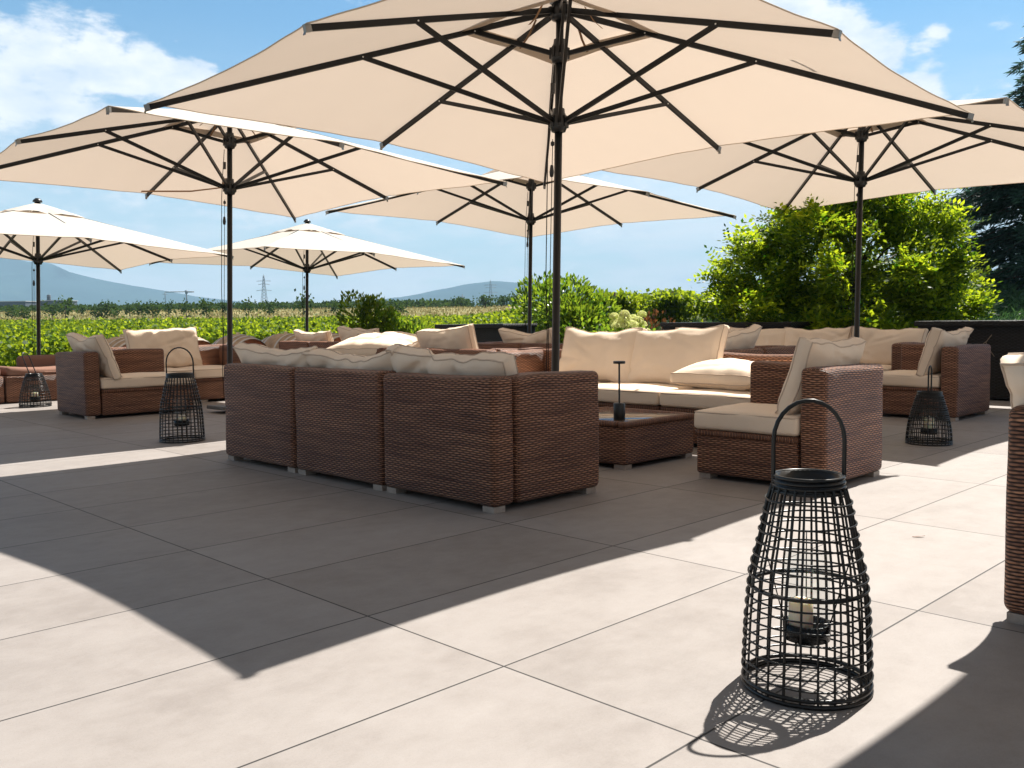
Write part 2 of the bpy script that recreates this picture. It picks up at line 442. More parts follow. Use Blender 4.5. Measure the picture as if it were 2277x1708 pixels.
# unseen broken grey cloud added overhead and behind the viewer, warms and dims shade
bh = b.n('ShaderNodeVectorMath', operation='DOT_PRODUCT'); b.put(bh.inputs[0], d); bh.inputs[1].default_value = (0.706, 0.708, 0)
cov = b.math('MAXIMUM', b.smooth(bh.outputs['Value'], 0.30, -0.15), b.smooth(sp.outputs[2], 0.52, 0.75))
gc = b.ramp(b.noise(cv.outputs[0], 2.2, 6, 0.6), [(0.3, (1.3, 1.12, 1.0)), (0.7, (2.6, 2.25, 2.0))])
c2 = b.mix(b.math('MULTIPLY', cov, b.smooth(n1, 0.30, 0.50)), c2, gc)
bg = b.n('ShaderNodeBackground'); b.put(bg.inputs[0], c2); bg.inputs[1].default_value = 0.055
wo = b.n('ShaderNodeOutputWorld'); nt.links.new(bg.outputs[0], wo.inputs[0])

S.view_settings.view_transform = 'Standard'; S.view_settings.look = 'None'; S.view_settings.gamma = 1.0
S.view_settings.exposure = 1.10
S.render.engine = 'CYCLES'
S.cycles.max_bounces = 8; S.cycles.diffuse_bounces = 4; S.cycles.transparent_max_bounces = 24; S.cycles.caustics_reflective = False; S.cycles.caustics_refractive = False
S.cycles.use_denoising = True

# landscape axes: fh runs away from the terrace, rh to its right
FH = np.array([0.70596, 0.70825]); RH = np.array([0.70825, -0.70596])
def sl(s, l): return FH * s + RH * l

# ------------------------------------------------------------------ terrain
PROF_S = np.array([-60, 12, 14.5, 17, 25, 58, 72, 150, 170, 400, 1500, 9000.])
PROF_Z = np.array([-.5, -.45, -.45, -.5, -.30, .05, .70, 3.05, 3.1, 5.0, 24, 150.])
RISE_S = np.array([-60, 10, 13, 17, 24, 32, 60, 200, 9000.])
RISE_Z = np.array([0, 0, .42, .85, 1.05, 1.15, .95, .3, 0.])
def ground_z(s, l):
    s = np.asarray(s, float); l = np.asarray(l, float)
    z = np.interp(s, PROF_S, PROF_Z)
    t = np.clip((l / np.maximum(s, 1.0) + 0.07) / 0.20, 0, 1); t = t * t * (3 - 2 * t)
    t2 = np.clip((l / np.maximum(s, 1.0) - 0.38) / 0.2, 0, 1)
    return z + t * np.interp(s, RISE_S, RISE_Z) + t2 * np.interp(s, [0, 11, 15, 20, 27, 40, 100, 200], [0, 0, .25, .75, 1.0, .9, .2, 0])

ss = np.concatenate([np.linspace(-60, 10, 8), np.linspace(11, 40, 59), np.geomspace(41.5, 9000, 60)])
aa = np.linspace(-1, 1, 121)
V = []
for s_ in ss:
    w = 60 + max(s_, 0) * 1.6
    l_ = aa * w
    xy = np.outer(np.full(121, s_), FH) + np.outer(l_, RH)
    V.append(np.column_stack([xy, ground_z(np.full(121, s_), l_)]))
V = np.concatenate(V); n = 121
F = np.array([(i * n + j, i * n + j + 1, (i + 1) * n + j + 1, (i + 1) * n + j) for i in range(len(ss) - 1) for j in range(n - 1)])[:, ::-1]
mt, nt, out = newmat('field_ground'); b = NB(nt)
pos = b.tc().outputs['Object']
dp = b.n('ShaderNodeVectorMath', operation='DOT_PRODUCT'); b.put(dp.inputs[0], pos); dp.inputs[1].default_value = (FH[0], FH[1], 0)
s_n = dp.outputs['Value']
dr = b.n('ShaderNodeVectorMath', operation='DOT_PRODUCT'); b.put(dr.inputs[0], pos); dr.inputs[1].default_value = (RH[0], RH[1], 0)
cvv = b.n('ShaderNodeCombineXYZ'); b.put(cvv.inputs[0], b.math('MULTIPLY', s_n, 0.07)); b.put(cvv.inputs[1], b.math('MULTIPLY', dr.outputs['Value'], 0.03))
nz = b.noise(cvv.outputs[0], 1.0, 5, 0.65); nf = b.noise(pos, 1.1, 5, 0.7)
near = b.ramp(nf, [(0.35, (0.030, 0.042, 0.016)), (0.65, (0.075, 0.085, 0.035))])
dry = b.ramp(b.math('ADD', b.math('MULTIPLY', nz, 0.6), b.math('MULTIPLY', nf, 0.4)), [(0.40, (0.085, 0.125, 0.035)), (0.52, (0.27, 0.235, 0.105)), (0.7, (0.42, 0.34, 0.17))])
far = b.ramp(nz, [(0.35, (0.030, 0.055, 0.030)), (0.6, (0.065, 0.080, 0.045)), (0.75, (0.16, 0.15, 0.09))])
c = b.mix(b.smooth(b.math('ADD', s_n, b.math('MULTIPLY', nz, 14)), 68, 80), near, dry)
c = b.mix(b.smooth(s_n, 160, 190), c, far)
p = b.bsdf(c, 0.9, None, 0.1); nt.links.new(p.outputs[0], out.inputs[0])
tag(np_mesh('terrain', V, F, mt, smooth=True), kind='structure')

# terrace slab with a step down at its far left end
TX0, TX1, TY0, TY1 = -7.0, 13.0, -9.0, 13.3
mb = MB(); mb.box(((TX0 + TX1) / 2, (TY0 + TY1) / 2, -0.35), (TX1 - TX0, TY1 - TY0, 0.70))
tag(mb.build('terrace', M['paving']), kind='structure')

# ------------------------------------------------------------------ soft furnishing helpers
def cushion_box(mb, c, d, r=0.035, seed=0, crown=0.018):
    def warp(o):
        fx = 1 - (2 * o.x / d[0]) ** 2; fy = 1 - (2 * o.y / d[1]) ** 2
        s_ = 1 if o.z > 0 else 0
        z = o.z + s_ * crown * max(fx, 0) * max(fy, 0)
        nz_ = fbm((o.x * 3 + seed * 3.1, o.y * 3, o.z * 3 + seed), 3)
        side = 1 - max(fx, 0) * max(fy, 0)
        return (o.x + 0.010 * nz_ * side, o.y + 0.010 * fbm((o.y * 4 + seed, o.x * 4, 1), 2) * side, z + 0.006 * nz_)
    mb.rbox(c, d, r, 3, (8, 8, 3), warp)
    return mb

def cushion_piping(c, d, r, crown=0.0):
    mb = MB()
    hx, hy = d[0] / 2 - 0.004, d[1] / 2 - 0.004
    for sz in (1, -1):
        pts = []
        for (cx, cy, a0) in ((1, 1, 0), (-1, 1, 90), (-1, -1, 180), (1, -1, 270)):
            for k in range(4):
                a = math.radians(a0 + 30 * k)
                pts.append((c[0] + cx * (hx - r) + r * math.cos(a), c[1] + cy * (hy - r) + r * math.sin(a), c[2] + sz * (d[2] / 2 - r * 0.45)))
        mb.tube(pts, 0.0042, 5, closed=True)
    return mb

def pillow_mesh(w, h, t, seed, te=0.075, wr=0.018, droop=0.0, ny=34, nz=24, dent=0.0):
    """soft box pillow: thickness x, width y, height z from 0; returns pillow and piping meshes"""
    P = {}; rs = random.Random(seed)
    fold = [(rs.uniform(-1, 1), rs.uniform(-1, 1), rs.uniform(0, PI), rs.uniform(0.5, 1.0)) for _ in range(9)]
    def outline(a, bb):
        y = a * w / 2 * (1 - 0.045 * (1 - bb * bb)) ; z = bb * h / 2 * (1 - 0.06 * (1 - a * a))
        return y, z
    def pt(a, bb, sgn):
        y, z = outline(a, bb)
        q = (1 - a ** 4) * (1 - bb ** 4)
        x = sgn * (te / 2 + (t - te) / 2 * q ** 0.62)
        nv = fbm((y * 4.2 + seed * 7.7, z * 4.2 + sgn * 2.3, seed * 1.3), 4)
        x += sgn * wr * 1.3 * nv * (0.35 + 0.65 * q)
        for (fa, fb, an, st) in fold:                      # soft creases
            dx_, dz_ = a - fa, bb - fb
            along = dx_ * math.cos(an) + dz_ * math.sin(an); acr = -dx_ * math.sin(an) + dz_ * math.cos(an)
            x -= sgn * wr * st * math.exp(-(acr / 0.065) ** 2) * math.exp(-(along / 0.55) ** 2)
        if dent and sgn > 0:
            x -= dent * math.exp(-((a - .05) ** 2 + (bb - .1) ** 2) / 0.05)
        z += 0.022 * fbm((y * 5 + seed, 3.3, seed), 3) * bb
        z -= droop * (0.5 - 0.5 * math.cos(PI * (a + 1))) * max(bb, 0)
        x -= 0.10 * droop * 4 * max(bb, 0) ** 2
        return (x, y, z + h / 2)
    mb = MB()
    def grid(fn, na, nb):
        V = [fn(i / na, j / nb) for j in range(nb + 1) for i in range(na + 1)]
        F = [(j * (na + 1) + i, j * (na + 1) + i + 1, (j + 1) * (na + 1) + i + 1, (j + 1) * (na + 1) + i) for j in range(nb) for i in range(na)]
        return V, F
    V, F = grid(lambda i, j: pt(2 * i - 1, 2 * j - 1, 1), ny, nz); mb.add(V, F)
    V, F = grid(lambda i, j: pt(1 - 2 * i, 2 * j - 1, -1), ny, nz); mb.add(V, F)
    ring = [(2 * i / ny - 1, -1) for i in range(ny)] + [(1, 2 * j / nz - 1) for j in range(nz)] + [(1 - 2 * i / ny, 1) for i in range(ny)] + [(-1, 1 - 2 * j / nz) for j in range(nz)]
    m = len(ring); V = []
    for s_, k in ((1, 0), (0.33, 1), (-0.33, 2), (-1, 3)):
        for (a, bb) in ring:
            p = Vector(pt(a, bb, 1)); q = Vector(pt(a, bb, -1))
            o = q.lerp(p, (s_ + 1) / 2)
            if k in (1, 2):
                y, z = outline(a, bb); L = math.hypot(y, z)
                o.y += y / L * 0.010; o.z += z / L * 0.010
            V.append(tuple(o))
    F = []
    for k in range(3):
        for i in range(m):
            j = (i + 1) % m
            F.append((k * m + j, k * m + i, (k + 1) * m + i, (k + 1) * m + j))
    mb.add(V, F)
    pp = MB()
    for s_ in (1, -1):
        pp.tube([pt(a, bb, s_) for (a, bb) in ring], 0.0045, 5, closed=True)
    return mb, pp

PIL_GROUP = 'loose back pillows on the rattan seats'
PIL_N = [0]
def pillow(label, loc, rz, lean, w=0.80, h=0.44, t=0.19, roll=0.0, droop=0.0, wr=0.018, dent=0.0, mat='cushion'):
    PIL_N[0] += 1
    mb, pp = pillow_mesh(w, h, t, PIL_N[0], droop=droop, wr=wr * .9, dent=dent)
    r = tag(empty('pillow', loc, 0), label, 'pillow', PIL_GROUP)
    r.rotation_euler = (Matrix.Rotation(rz, 3, 'Z') @ Matrix.Rotation(-lean, 3, 'Y') @ Matrix.Rotation(roll, 3, 'X')).to_euler()
    mb.build('cover', M[mat], r); pp.build('piping', M['piping'] if mat == 'cushion' else M[mat], r)
    return r

def feet(root, pts, rot=0):
    for (x, y) in pts:
        MB().box((x, y, 0.0145), (0.072, 0.080, 0.029)).build('foot', M['foot'], root)

def sofa(name, label, cat, loc, rz, n, wid, dep, arms=(), group=None, cushion=True, seatbreak=True, back=True):
    """faces +x locally, back along y at x = 0"""
    r = thing(name, label, cat, loc, rz, group)
    L = n * wid; T = 0.145; z0, z1 = 0.028, 0.64
    sd = int(abs(loc[0] * 31 + loc[1] * 17))
    def sag(c, amp, ax):
        def w_(o):
            t_ = (o.z + (z1 - z0) / 2) / (z1 - z0)
            k = fbm((c + o[ax] * 2.2, sd * .7, t_ * 2.0), 2)
            dz = amp * k * t_ if o.z > 0 else 0
            q = Vector(o); q.z += dz
            q[1 - ax] += 0.006 * fbm((c + o[ax] * 2.5, t_ * 3.0, sd), 2)
            return q
        return w_
    if back:
        for k in range(n):
            yc = (k + .5) * wid
            MB().rbox((T / 2, yc, (z0 + z1) / 2), (T, wid - 0.014, z1 - z0), 0.030, 3, (1, 8, 5), sag(k * 3.7, 0.012, 1), uo=(k * .37, 0)).build('back_panel', M['rattan'], r)
    y_lo, y_hi = 0.0, L
    for a in arms:
        yc = T / 2 if a == 'lo' else L - T / 2
        MB().rbox(((T + 0.006 + dep) / 2, yc, (z0 + z1) / 2), (dep - T - 0.006, T, z1 - z0), 0.030, 3, (7, 1, 5), sag(9.1 + (a == 'lo') * 5, 0.014, 0), uo=(.2, .05)).build('arm', M['rattan'], r)
        if a == 'lo': y_lo = T + .004
        else: y_hi = L - T - .004
    m = n
    cw = (y_hi - y_lo) / m
    for k in range(m):
        yc = y_lo + (k + .5) * cw
        xb0 = T + 0.008; xb1 = dep - 0.012
        MB().rbox(((xb0 + xb1) / 2, yc, (z0 + 0.245) / 2), (xb1 - xb0, cw - 0.012, 0.245 - z0), 0.016, 2, (2, 4, 2), uo=(.1 * k, .02)).build('seat_base', M['rattan'], r)
        MB().rbox(((xb0 + xb1) / 2 + .006, yc, 0.260), (xb1 - xb0 + .012, cw - 0.008, 0.036), 0.016, 2, 1, flip=True).build('seat_rim', M['rim'], r)
        if cushion:
            c = ((T + dep) / 2 + 0.012, yc, 0.278 + 0.055); d = (dep - T + 0.010, cw - 0.010, 0.110)
            MB_ = cushion_box(MB(), c, d, 0.030, seed=sd + k); o = MB_.build('seat_cushion', M['cushion'], r)
            cushion_piping(c, d, 0.030).build('piping', M['piping'], o)
    fp = []
    for k in range(n):
        for yy in (k * wid + .06, (k + 1) * wid - .06):
            for xx in (0.05, dep - 0.06): fp.append((xx, yy))
    feet(r, fp)
    return r

SG = 'brown rattan sofas and chairs on the terrace'
R90 = PI / 2
# --- middle group
sofa('sofa', 'long brown rattan sofa seen from behind, three beige pillows peeping over its back', 'sofa', (2.93, 3.06, 0), 0, 3, 0.8667, 0.775, ('lo', 'hi'), SG)
sofa('sofa', 'brown rattan sofa facing the coffee tables, plump pillow lying flat on its seat', 'sofa', (6.20, 5.79, 0), PI, 3, 0.91, 0.80, ('lo',), SG)
sofa('armchair', 'one-armed brown rattan chair directly behind the big black lantern', 'armchair', (5.17, 2.19, 0), R90 + 0.015, 1, 0.75, 0.78, ('lo',), SG)
# --- left group
sofa('armchair', 'one-armed rattan chair at left, behind the lantern with tall wire handle', 'armchair', (3.28, 9.03, 0), -0.02, 1, 0.85, 1.08, ('hi',), SG)
sofa('sofa', 'rattan seat holding a crumpled tan pillow, behind the tall wire handle of a lantern', 'sofa', (4.15, 10.78, 0), -R90, 2, 0.73, 0.83, ('hi',), SG)
# --- right group
sofa('armchair', 'one-armed rattan chair at right in front of the widest black planter', 'armchair', (9.07, 2.86, 0), R90, 1, 0.86, 0.78, ('lo',), SG)
sofa('sofa', 'rattan sofa at right carrying a row of four upright cream pillows', 'sofa', (9.90, 6.86, 0), PI, 4, 0.80, 0.80, ('hi',), SG)
sofa('sofa', 'rattan loveseat showing its back top and one shaded pillow, behind middle sofa', 'sofa', (7.86, 4.08, 0), R90, 2, 0.70, 0.80, ('lo',), SG)
# --- far middle
sofa('sofa', 'rattan sofa with a bright white pillow on its back, beyond the near sofa', 'sofa', (5.72, 6.05, 0), 0, 3, 0.86, 0.78, ('lo',), SG)
sofa('sofa', 'reddish sunlit rattan sofa back with one pillow in front of the black bar box', 'sofa', (7.58, 6.70, 0), 0, 2, 0.78, 0.78, ('hi',), SG)
sofa('sofa', 'farthest rattan sofa with two brown pillows, close to the row of barrels', 'sofa', (7.02, 9.45, 0), 0, 3, 0.80, 0.78, ('lo', 'hi'), SG)
# --- cropped sofa at the right edge
sofa('sofa', 'brown rattan sofa cut off by the right edge, nearest the big lantern', 'sofa', (2.90, -1.72, 0), 0, 3, 0.8667, 0.775, (), SG)

# pillows: loc is the bottom centre, lean tips the top backwards
for (y, dr, lab, ro) in ((5.28, .02, 'shaded beige pillow at the left end of the near sofa, left of its two neighbours', .02), (4.42, .045, 'shaded beige pillow in the middle of the near sofa, sagging between two others', -.02), (3.60, .015, 'shaded beige pillow at the right end of the near sofa, beside its arm', .03)):
    pillow(lab, (3.28, y, 0.365), 0, 0.44, 0.90, 0.425, 0.19, ro, dr, 0.030)
pillow('upright cream pillow behind the thickest umbrella pole on the middle sofa', (5.88, 4.93, 0.385), PI, 0.30, 0.83, 0.46, 0.19, -.02, .02, 0.014)
pillow('upright cream pillow on the middle sofa, between the pole and the flat pillow', (5.88, 4.16, 0.385), PI, 0.32, 0.83, 0.46, 0.19, 0.03, .0, 0.012)
PIL_N[0] += 1
mb, pp = pillow_mesh(0.82, 0.52, 0.20, 41, wr=0.02, te=0.075, dent=0.03)
r = tag(empty('pillow', (5.86, 3.52, 0.485), 0), 'plump sunlit cream pillow lying flat on the middle sofa seat', 'pillow', PIL_GROUP)
r.rotation_euler = (Matrix.Rotation(PI - .05, 3, 'Z') @ Matrix.Rotation(-R90 + .06, 3, 'Y')).to_euler()
r.location = (5.80, 3.50, 0.492)
mb.build('cover', M['cushion'], r, (0, 0, -0.26)); pp.build('piping', M['piping'], r, (0, 0, -0.26))
pillow('grey-beige pillow leaning on the chair behind the big black lantern', (4.80, 2.46, 0.380), R90 + .015, 0.33, 0.66, 0.415, 0.17, 0.03, .0, 0.020)
pillow('beige pillow slumped on the right armchair before the widest planter', (8.62, 3.18, 0.385), R90, 0.30, 0.80, 0.43, 0.17, 0.0, .03, 0.022)
pillow('pale pillow leaning on the left armchair, beside the wire handled lantern', (3.60, 9.42, 0.385), -.02, 0.36, 0.80, 0.46, 0.18, 0.02, .04, 0.018)
pillow('crumpled tan pillow set behind the tall wire handle of a lantern', (4.74, 10.48, 0.385), -R90, 0.22, 0.86, 0.47, 0.18, 0.03, .0, 0.03)
for (y, lab) in ((6.40, 'leftmost cream pillow of the upright row of four'), (5.62, 'second from left cream pillow of the upright row of four'), (4.88, 'third from left cream pillow of the upright row of four'), (4.10, 'rightmost cream pillow of the upright row of four, creased, behind the thinner pole')):
    pillow(lab, (9.60, y, 0.385), PI, 0.30, 0.79, 0.42, 0.18, random.uniform(-.03, .03), .02, 0.02)
pillow('shaded brown-beige pillow on the loveseat back between cream pillows', (6.92, 4.40, 0.385), R90, 0.34, 0.82, 0.45, 0.18, -.06, .03, 0.018)
PIL_N[0] += 1
mb, pp = pillow_mesh(1.10, 0.56, 0.20, 57, wr=0.022, dent=0.02)
r = tag(empty('pillow', (5.96, 7.98, 0.655)), 'bright white sunlit pillow sitting above the near sofa pillows', 'pillow', PIL_GROUP)
r.rotation_euler = (Matrix.Rotation(.12, 3, 'Z') @ Matrix.Rotation(-R90 - .26, 3, 'Y')).to_euler()
mb.build('cover', M['cushion'], r, (0, 0, -.28)); pp.build('piping', M['piping'], r, (0, 0, -.28))
pillow('cream pillow with shaded side gusset right of the bright white one', (6.04, 6.84, 0.385), 0, 0.30, 0.80, 0.47, 0.19, -.05, .0, 0.016)
pillow('beige pillow on the sunlit rattan sofa in front of the black bar box', (7.92, 7.56, 0.385), 0, 0.32, 0.84, 0.44, 0.19, 0.0, .04, 0.018)
pillow('brownish pillow at the left of the farthest sofa, over its back', (7.34, 11.25, 0.385), 0, 0.30, 0.84, 0.42, 0.20, 0.0, .02, 0.014)
pillow('brownish pillow further right on the farthest sofa, standing slightly higher', (7.36, 10.20, 0.385), 0, 0.26, 0.84, 0.45, 0.20, 0.03, .0, 0.014)
pillow('thin grey-brown pillow low on the farthest sofa, half hidden behind the white one', (7.36, 9.75, 0.34), 0, 0.30, 0.70, 0.44, 0.18, 0.0, .03, 0.014)
pillow('grey pillow standing on the sofa cut off at the right edge', (3.13, 0.44, 0.385), 0, 0.36, 0.92, 0.42, 0.21, 0.0, .02, 0.026)

# --- low brown lounge sofa at the far left
lr = thing('lounge_sofa', 'low brown lounge sofa at the far left behind a small lantern', 'sofa', (2.55, 12.5, 0), -R90, SG)
for k in range(2):
    MB().rbox((0.45, 0.22 + k * 1.12, 0.165), (0.86, 1.10, 0.31), 0.02, 2, 2).build('seat_base', M['rattan'], lr)
    def wsag(o):
        return (o.x, o.y, o.z - .05 * (1 - (2 * o.y / 1.15) ** 2) * (1 if o.z > 0 else 0))
    MB().rbox((0.45, 0.22 + k * 1.12, 0.375), (0.84, 1.06, 0.13), 0.045, 3, (3, 8, 1), wsag).build('seat_cushion', M['brown_cloth'], lr)
MB().rbox((0.10, 1.7, 0.40), (0.16, 1.1, 0.26), 0.06, 3, (1, 6, 2)).build('back_cushion', M['brown_cloth'], lr)

# ------------------------------------------------------------------ coffee tables and table lamps
def coffee_table(label, loc, w=0.76, l=0.74):
    r = thing('coffee_table', label, 'coffee table', loc, 0, 'rattan coffee tables with glass tops')
    MB().rbox((w / 2, l / 2, 0.145), (w - .02, l - .02, 0.235), 0.02, 2, (4, 4, 2), uo=(.3, .1)).build('table_base', M['rattan'], r)
    rim = MB(); t_ = 0.055
    rim.rbox((w / 2, t_ / 2, 0.272), (w, t_, 0.036), 0.016, 2, 1, flip=True); rim.rbox((w / 2, l - t_ / 2, 0.272), (w, t_, 0.036), 0.016, 2, 1, flip=True)
    rim.rbox((t_ / 2, l / 2, 0.2725), (t_ - .002, l - 2 * t_, 0.036), 0.016, 2, 1, flip=True); rim.rbox((w - t_ / 2, l / 2, 0.2725), (t_ - .002, l - 2 * t_, 0.036), 0.016, 2, 1, flip=True)
    rim.build('rim', M['rim'], r)
    MB().rbox((w / 2, l / 2, 0.283), (w - 2 * t_ - .004, l - 2 * t_ - .004, 0.008), 0.003, 1, 1).build('glass_top', M['tableglass'], r)
    feet(r, [(0.06, 0.06), (w - 0.06, 0.06), (0.06, l - .06), (w - .06, l - .06)])
    return r
coffee_table('rattan coffee table with smoked glass top behind the near sofa arm, lamp on its corner', (4.31, 3.38, 0), 0.76, 0.76)
coffee_table('rattan coffee table hidden behind the near sofa pillows, beyond the main pole', (4.31, 4.36, 0), 0.76, 0.76)
coffee_table('rattan coffee table inside the right seating group', (8.0, 4.98, 0), 0.74, 0.74)

lamp0 = thing('table_lamp', 'slim black T-shaped lamp on the glass coffee table', 'lamp', (4.45, 3.53, 0.288), 0, 'slim black table lamps')
MB().lathe([(0, 0), (.0345, 0), (.036, .003), (.036, .100), (.033, .103), (0, .103)], 28).build('base', M['black'], lamp0)
MB().lathe([(.0058, .103), (.0058, .350), (0, .350)], 12).build('stem', M['black'], lamp0)
MB().lathe([(0, .345), (.035, .345), (.037, .347), (.037, .359), (.035, .361), (0, .361)], 28).build('lamp_head', M['black'], lamp0)
for (loc, lab) in (((4.50, 4.52, 0.288), 'slim black T-shaped lamp left of the main pole, against orange rattan'), ((8.30, 5.12, 0.288), 'slim black lamp showing only its flat head above a rattan back at right')):
    c = copy_tree(lamp0); c.location = loc; c['label'] = lab

# ------------------------------------------------------------------ planters / dark storage boxes
def planter(label, x0, x1, y0, y1, h=0.85, nm='planter_box'):
    r = thing(nm, label, 'planter', ((x0 + x1) / 2, (y0 + y1) / 2, 0), 0, 'black woven planter boxes at the terrace edge')
    w, l = x1 - x0, y1 - y0
    MB().rbox((0, 0, (h - .05) / 2 + .01), (w - .06, l - .06, h - .07), 0.012, 2, (3, 6, 4)).build('body', M['black_rattan'], r)
    MB().rbox((0, 0, h - .03), (w, l, 0.06), 0.014, 2, 1).build('rim', M['black_rattan'], r)
    return r
planter('widest black planter box at right with a dry twig on its side', 10.46, 11.25, 1.20, 4.12)
planter('black planter box behind the row of cream pillows, partly under the leafy tree', 10.46, 11.25, 5.62, 7.58)
planter('black woven box seen corner-on left of the main pole', 9.40, 10.95, 10.37, 11.15)
tw = MB(); tw.tube([(10.475, 3.31, .70), (10.455, 3.36, .62), (10.46, 3.33, .55), (10.475, 3.28, .47)], .005, 5); tw.tube([(10.455, 3.355, .63), (10.45, 3.42, .57)], .004, 5)
tag(tw.build('twig', simple('dry_twig', (.20, .16, .12), .8)), 'thin dry twig hanging on the widest planter', 'twig')

# ------------------------------------------------------------------ lanterns
def lantern(label, loc, prof, nrod, rings, rim, hw, hz, hdir, tilt=0.0, rodr=.0030, ringr=.0026, cup=(.12, .34), group='black cane lanterns on the floor'):
    """prof: [(z, r)...] cage outline; rim: (z0, z1, r); hw handle half width, hz handle top"""
    r = thing('lantern', label, 'lantern', loc, 0, group)
    zs = np.array([p[0] for p in prof]); rs = np.array([p[1] for p in prof])
    R_ = lambda z: float(np.interp(z, zs, rs))
    z_top = rim[0] + .01
    rods = MB()
    for k in range(nrod):
        a = 2 * PI * (k + .5) / nrod
        j = 0.006 * math.sin(k * 2.7)
        rods.tube([(R_(z) * math.cos(a + j), R_(z) * math.sin(a + j), z) for z in np.linspace(0.006, z_top, 12)], rodr * (1.25 if k % 4 == 0 else 1), 5, caps=False)
    rods.build('upright_canes', M['wicker_black'], r)
    hoops = MB(); off = rodr + ringr * .8
    for i, z in enumerate(rings):
        pts = []
        for k in range(44):
            a = 2 * PI * k / 44
            zz = z + 0.0022 * math.sin(a + i * 1.9) + .0012 * math.sin(3 * a + i)
            q = R_(zz) + off
            pts.append((q * math.cos(a), q * math.sin(a), zz))
        hoops.tube(pts, ringr, 5, closed=True)
    for z in (.006, .020):
        q = R_(z) + .001
        hoops.tube([(q * math.cos(2 * PI * k / 44), q * math.sin(2 * PI * k / 44), z) for k in range(44)], .0058, 6, closed=True)
    zr = cup[0] + .13
    if cup[1] > .25:
        q = R_(zr) - .004
        hoops.tube([(q * math.cos(2 * PI * k / 44), q * math.sin(2 * PI * k / 44), zr) for k in range(44)], .0052, 6, closed=True)
    hoops.build('cane_rings', M['wicker_black'], r)
    rm = MB(); n_ = max(3, int((rim[1] - rim[0]) / .0075))
    for i in range(n_):
        z = rim[0] + (rim[1] - rim[0]) * i / (n_ - 1)
        q = rim[2] + .0045 - .004 * i / n_
        rm.tube([(q * math.cos(2 * PI * k / 40), q * math.sin(2 * PI * k / 40), z) for k in range(40)], .0048, 6, closed=True)
    rm.lathe([(rim[2] + .004, rim[0]), (rim[2] + .002, rim[1]), (rim[2] - .007, rim[1] + .002), (rim[2] - .009, rim[0] - .004)], 40)
    rm.build('top_ring', M['wicker_black'], r)
    hp = []
    zb = rim[0] - .005; arc = hw
    for z in np.linspace(zb, hz - arc * 1.15, 6): hp.append((hw + .004 * (z - zb), z))
    for k in range(1, 13):
        a = PI * k / 13
        hp.append((hw * math.cos(a), hz - arc * 1.15 + arc * 1.15 * math.sin(a)))
    for z in np.linspace(hz - arc * 1.15, zb, 6): hp.append((-hw - .004 * (z - zb), z))
    hm = MB(); cx, sx = math.cos(hdir), math.sin(hdir)
    pts = []
    for (q, z) in hp:
        tl = (z - zb) * math.tan(tilt)
        pts.append((q * cx - tl * sx, q * sx + tl * cx, z))
    hm.tube(pts, .0056, 6, caps=True); hm.build('handle', M['wicker_black'], r)
    # glass with steel cup hung inside
    cz, gz = cup; gr = .054
    MB().lathe([(gr, cz + .004), (gr, gz - .002), (gr - .001, gz)], 28).build('glass_holder', M['glass'], r)
    cp = MB(); cp.lathe([(0, cz), (gr + .002, cz), (gr + .003, cz + .040), (gr - .004, cz + .040), (gr - .006, cz + .006), (0, cz + .006)], 28)
    for k in range(3):
        a = 2 * PI * k / 3 + .5
        cp.tube([((gr + .002) * math.cos(a), (gr + .002) * math.sin(a), cz + .03), (R_(gz + .02) * math.cos(a), R_(gz + .02) * math.sin(a), gz + .02)], .0018, 4)
    cp.build('candle_cup', M['soot'], r)
    return r
PROFL = [(0, .150), (.058, .1485), (.18, .1435), (.282, .135), (.353, .118), (.452, .099), (.50, .086)]
HD = math.atan2(W_R.y, W_R.x)
LG = 'black cane lanterns on the floor'
ringsL = [.045 + .0262 * i for i in range(17)]
lantern('biggest black cane lantern in the foreground sun, casting a lattice shadow', (2.07, 1.06, 0), PROFL, 24, ringsL, (.488, .522, .080), .083, .705, HD - .12)
l2 = lantern('black cane lantern with a tall thin wire handle, by the left armchair', (3.19, 6.83, 0), [(z * 1.02, q * 1.10) for z, q in PROFL], 30, [.045 + .0262 * i for i in range(17)], (.495, .520, .098), .102, .722, HD + .05, ringr=.0024)
PROFS = [(0, .150), (.06, .149), (.15, .138), (.25, .112), (.33, .088), (.36, .082)]
ringsS = [.03, .06, .09, .12, .15, .175] + [.19 + .0125 * i for i in range(13)]
lantern('small black cane lantern in front of the right armchair', (6.68, 2.51, 0), PROFS, 30, ringsS, (.335, .368, .078), .040, .552, HD + .9, cup=(.07, .24))
lantern('small black cane lantern at the far left with its handle tipped over', (3.45, 11.0, 0), [(z, q * 1.06) for z, q in PROFS], 30, ringsS, (.335, .366, .080), .05, .60, HD + 1.35, tilt=.40, cup=(.07, .24))
cn = MB().lathe([(0, 0), (.029, 0), (.029, .085), (.026, .090), (.012, .086), (0, .085)], 24)
cn.tube([(0, 0, .084), (.002, 0, .100)], .0016, 5)
cand = cn.build('candle', M['wax'])
cand.location = (2.055, 1.068, .127); tag(cand, 'cream pillar candle inside the biggest lantern', 'candle', 'pillar candles in the lanterns')
for (x, y, z, h, lab) in ((3.19, 6.83, .127, .75, 'short white candle inside the lantern with a tall wire handle'), (6.68, 2.51, .077, 1.2, 'white candle inside the lantern by the right armchair'), (3.45, 11.0, .077, .9, 'pale candle inside the tipped-handle lantern at far left')):
    c = cand.copy(); COL.objects.link(c); c.location = (x, y, z); c.scale = (1.15, 1.15, h); c['label'] = lab

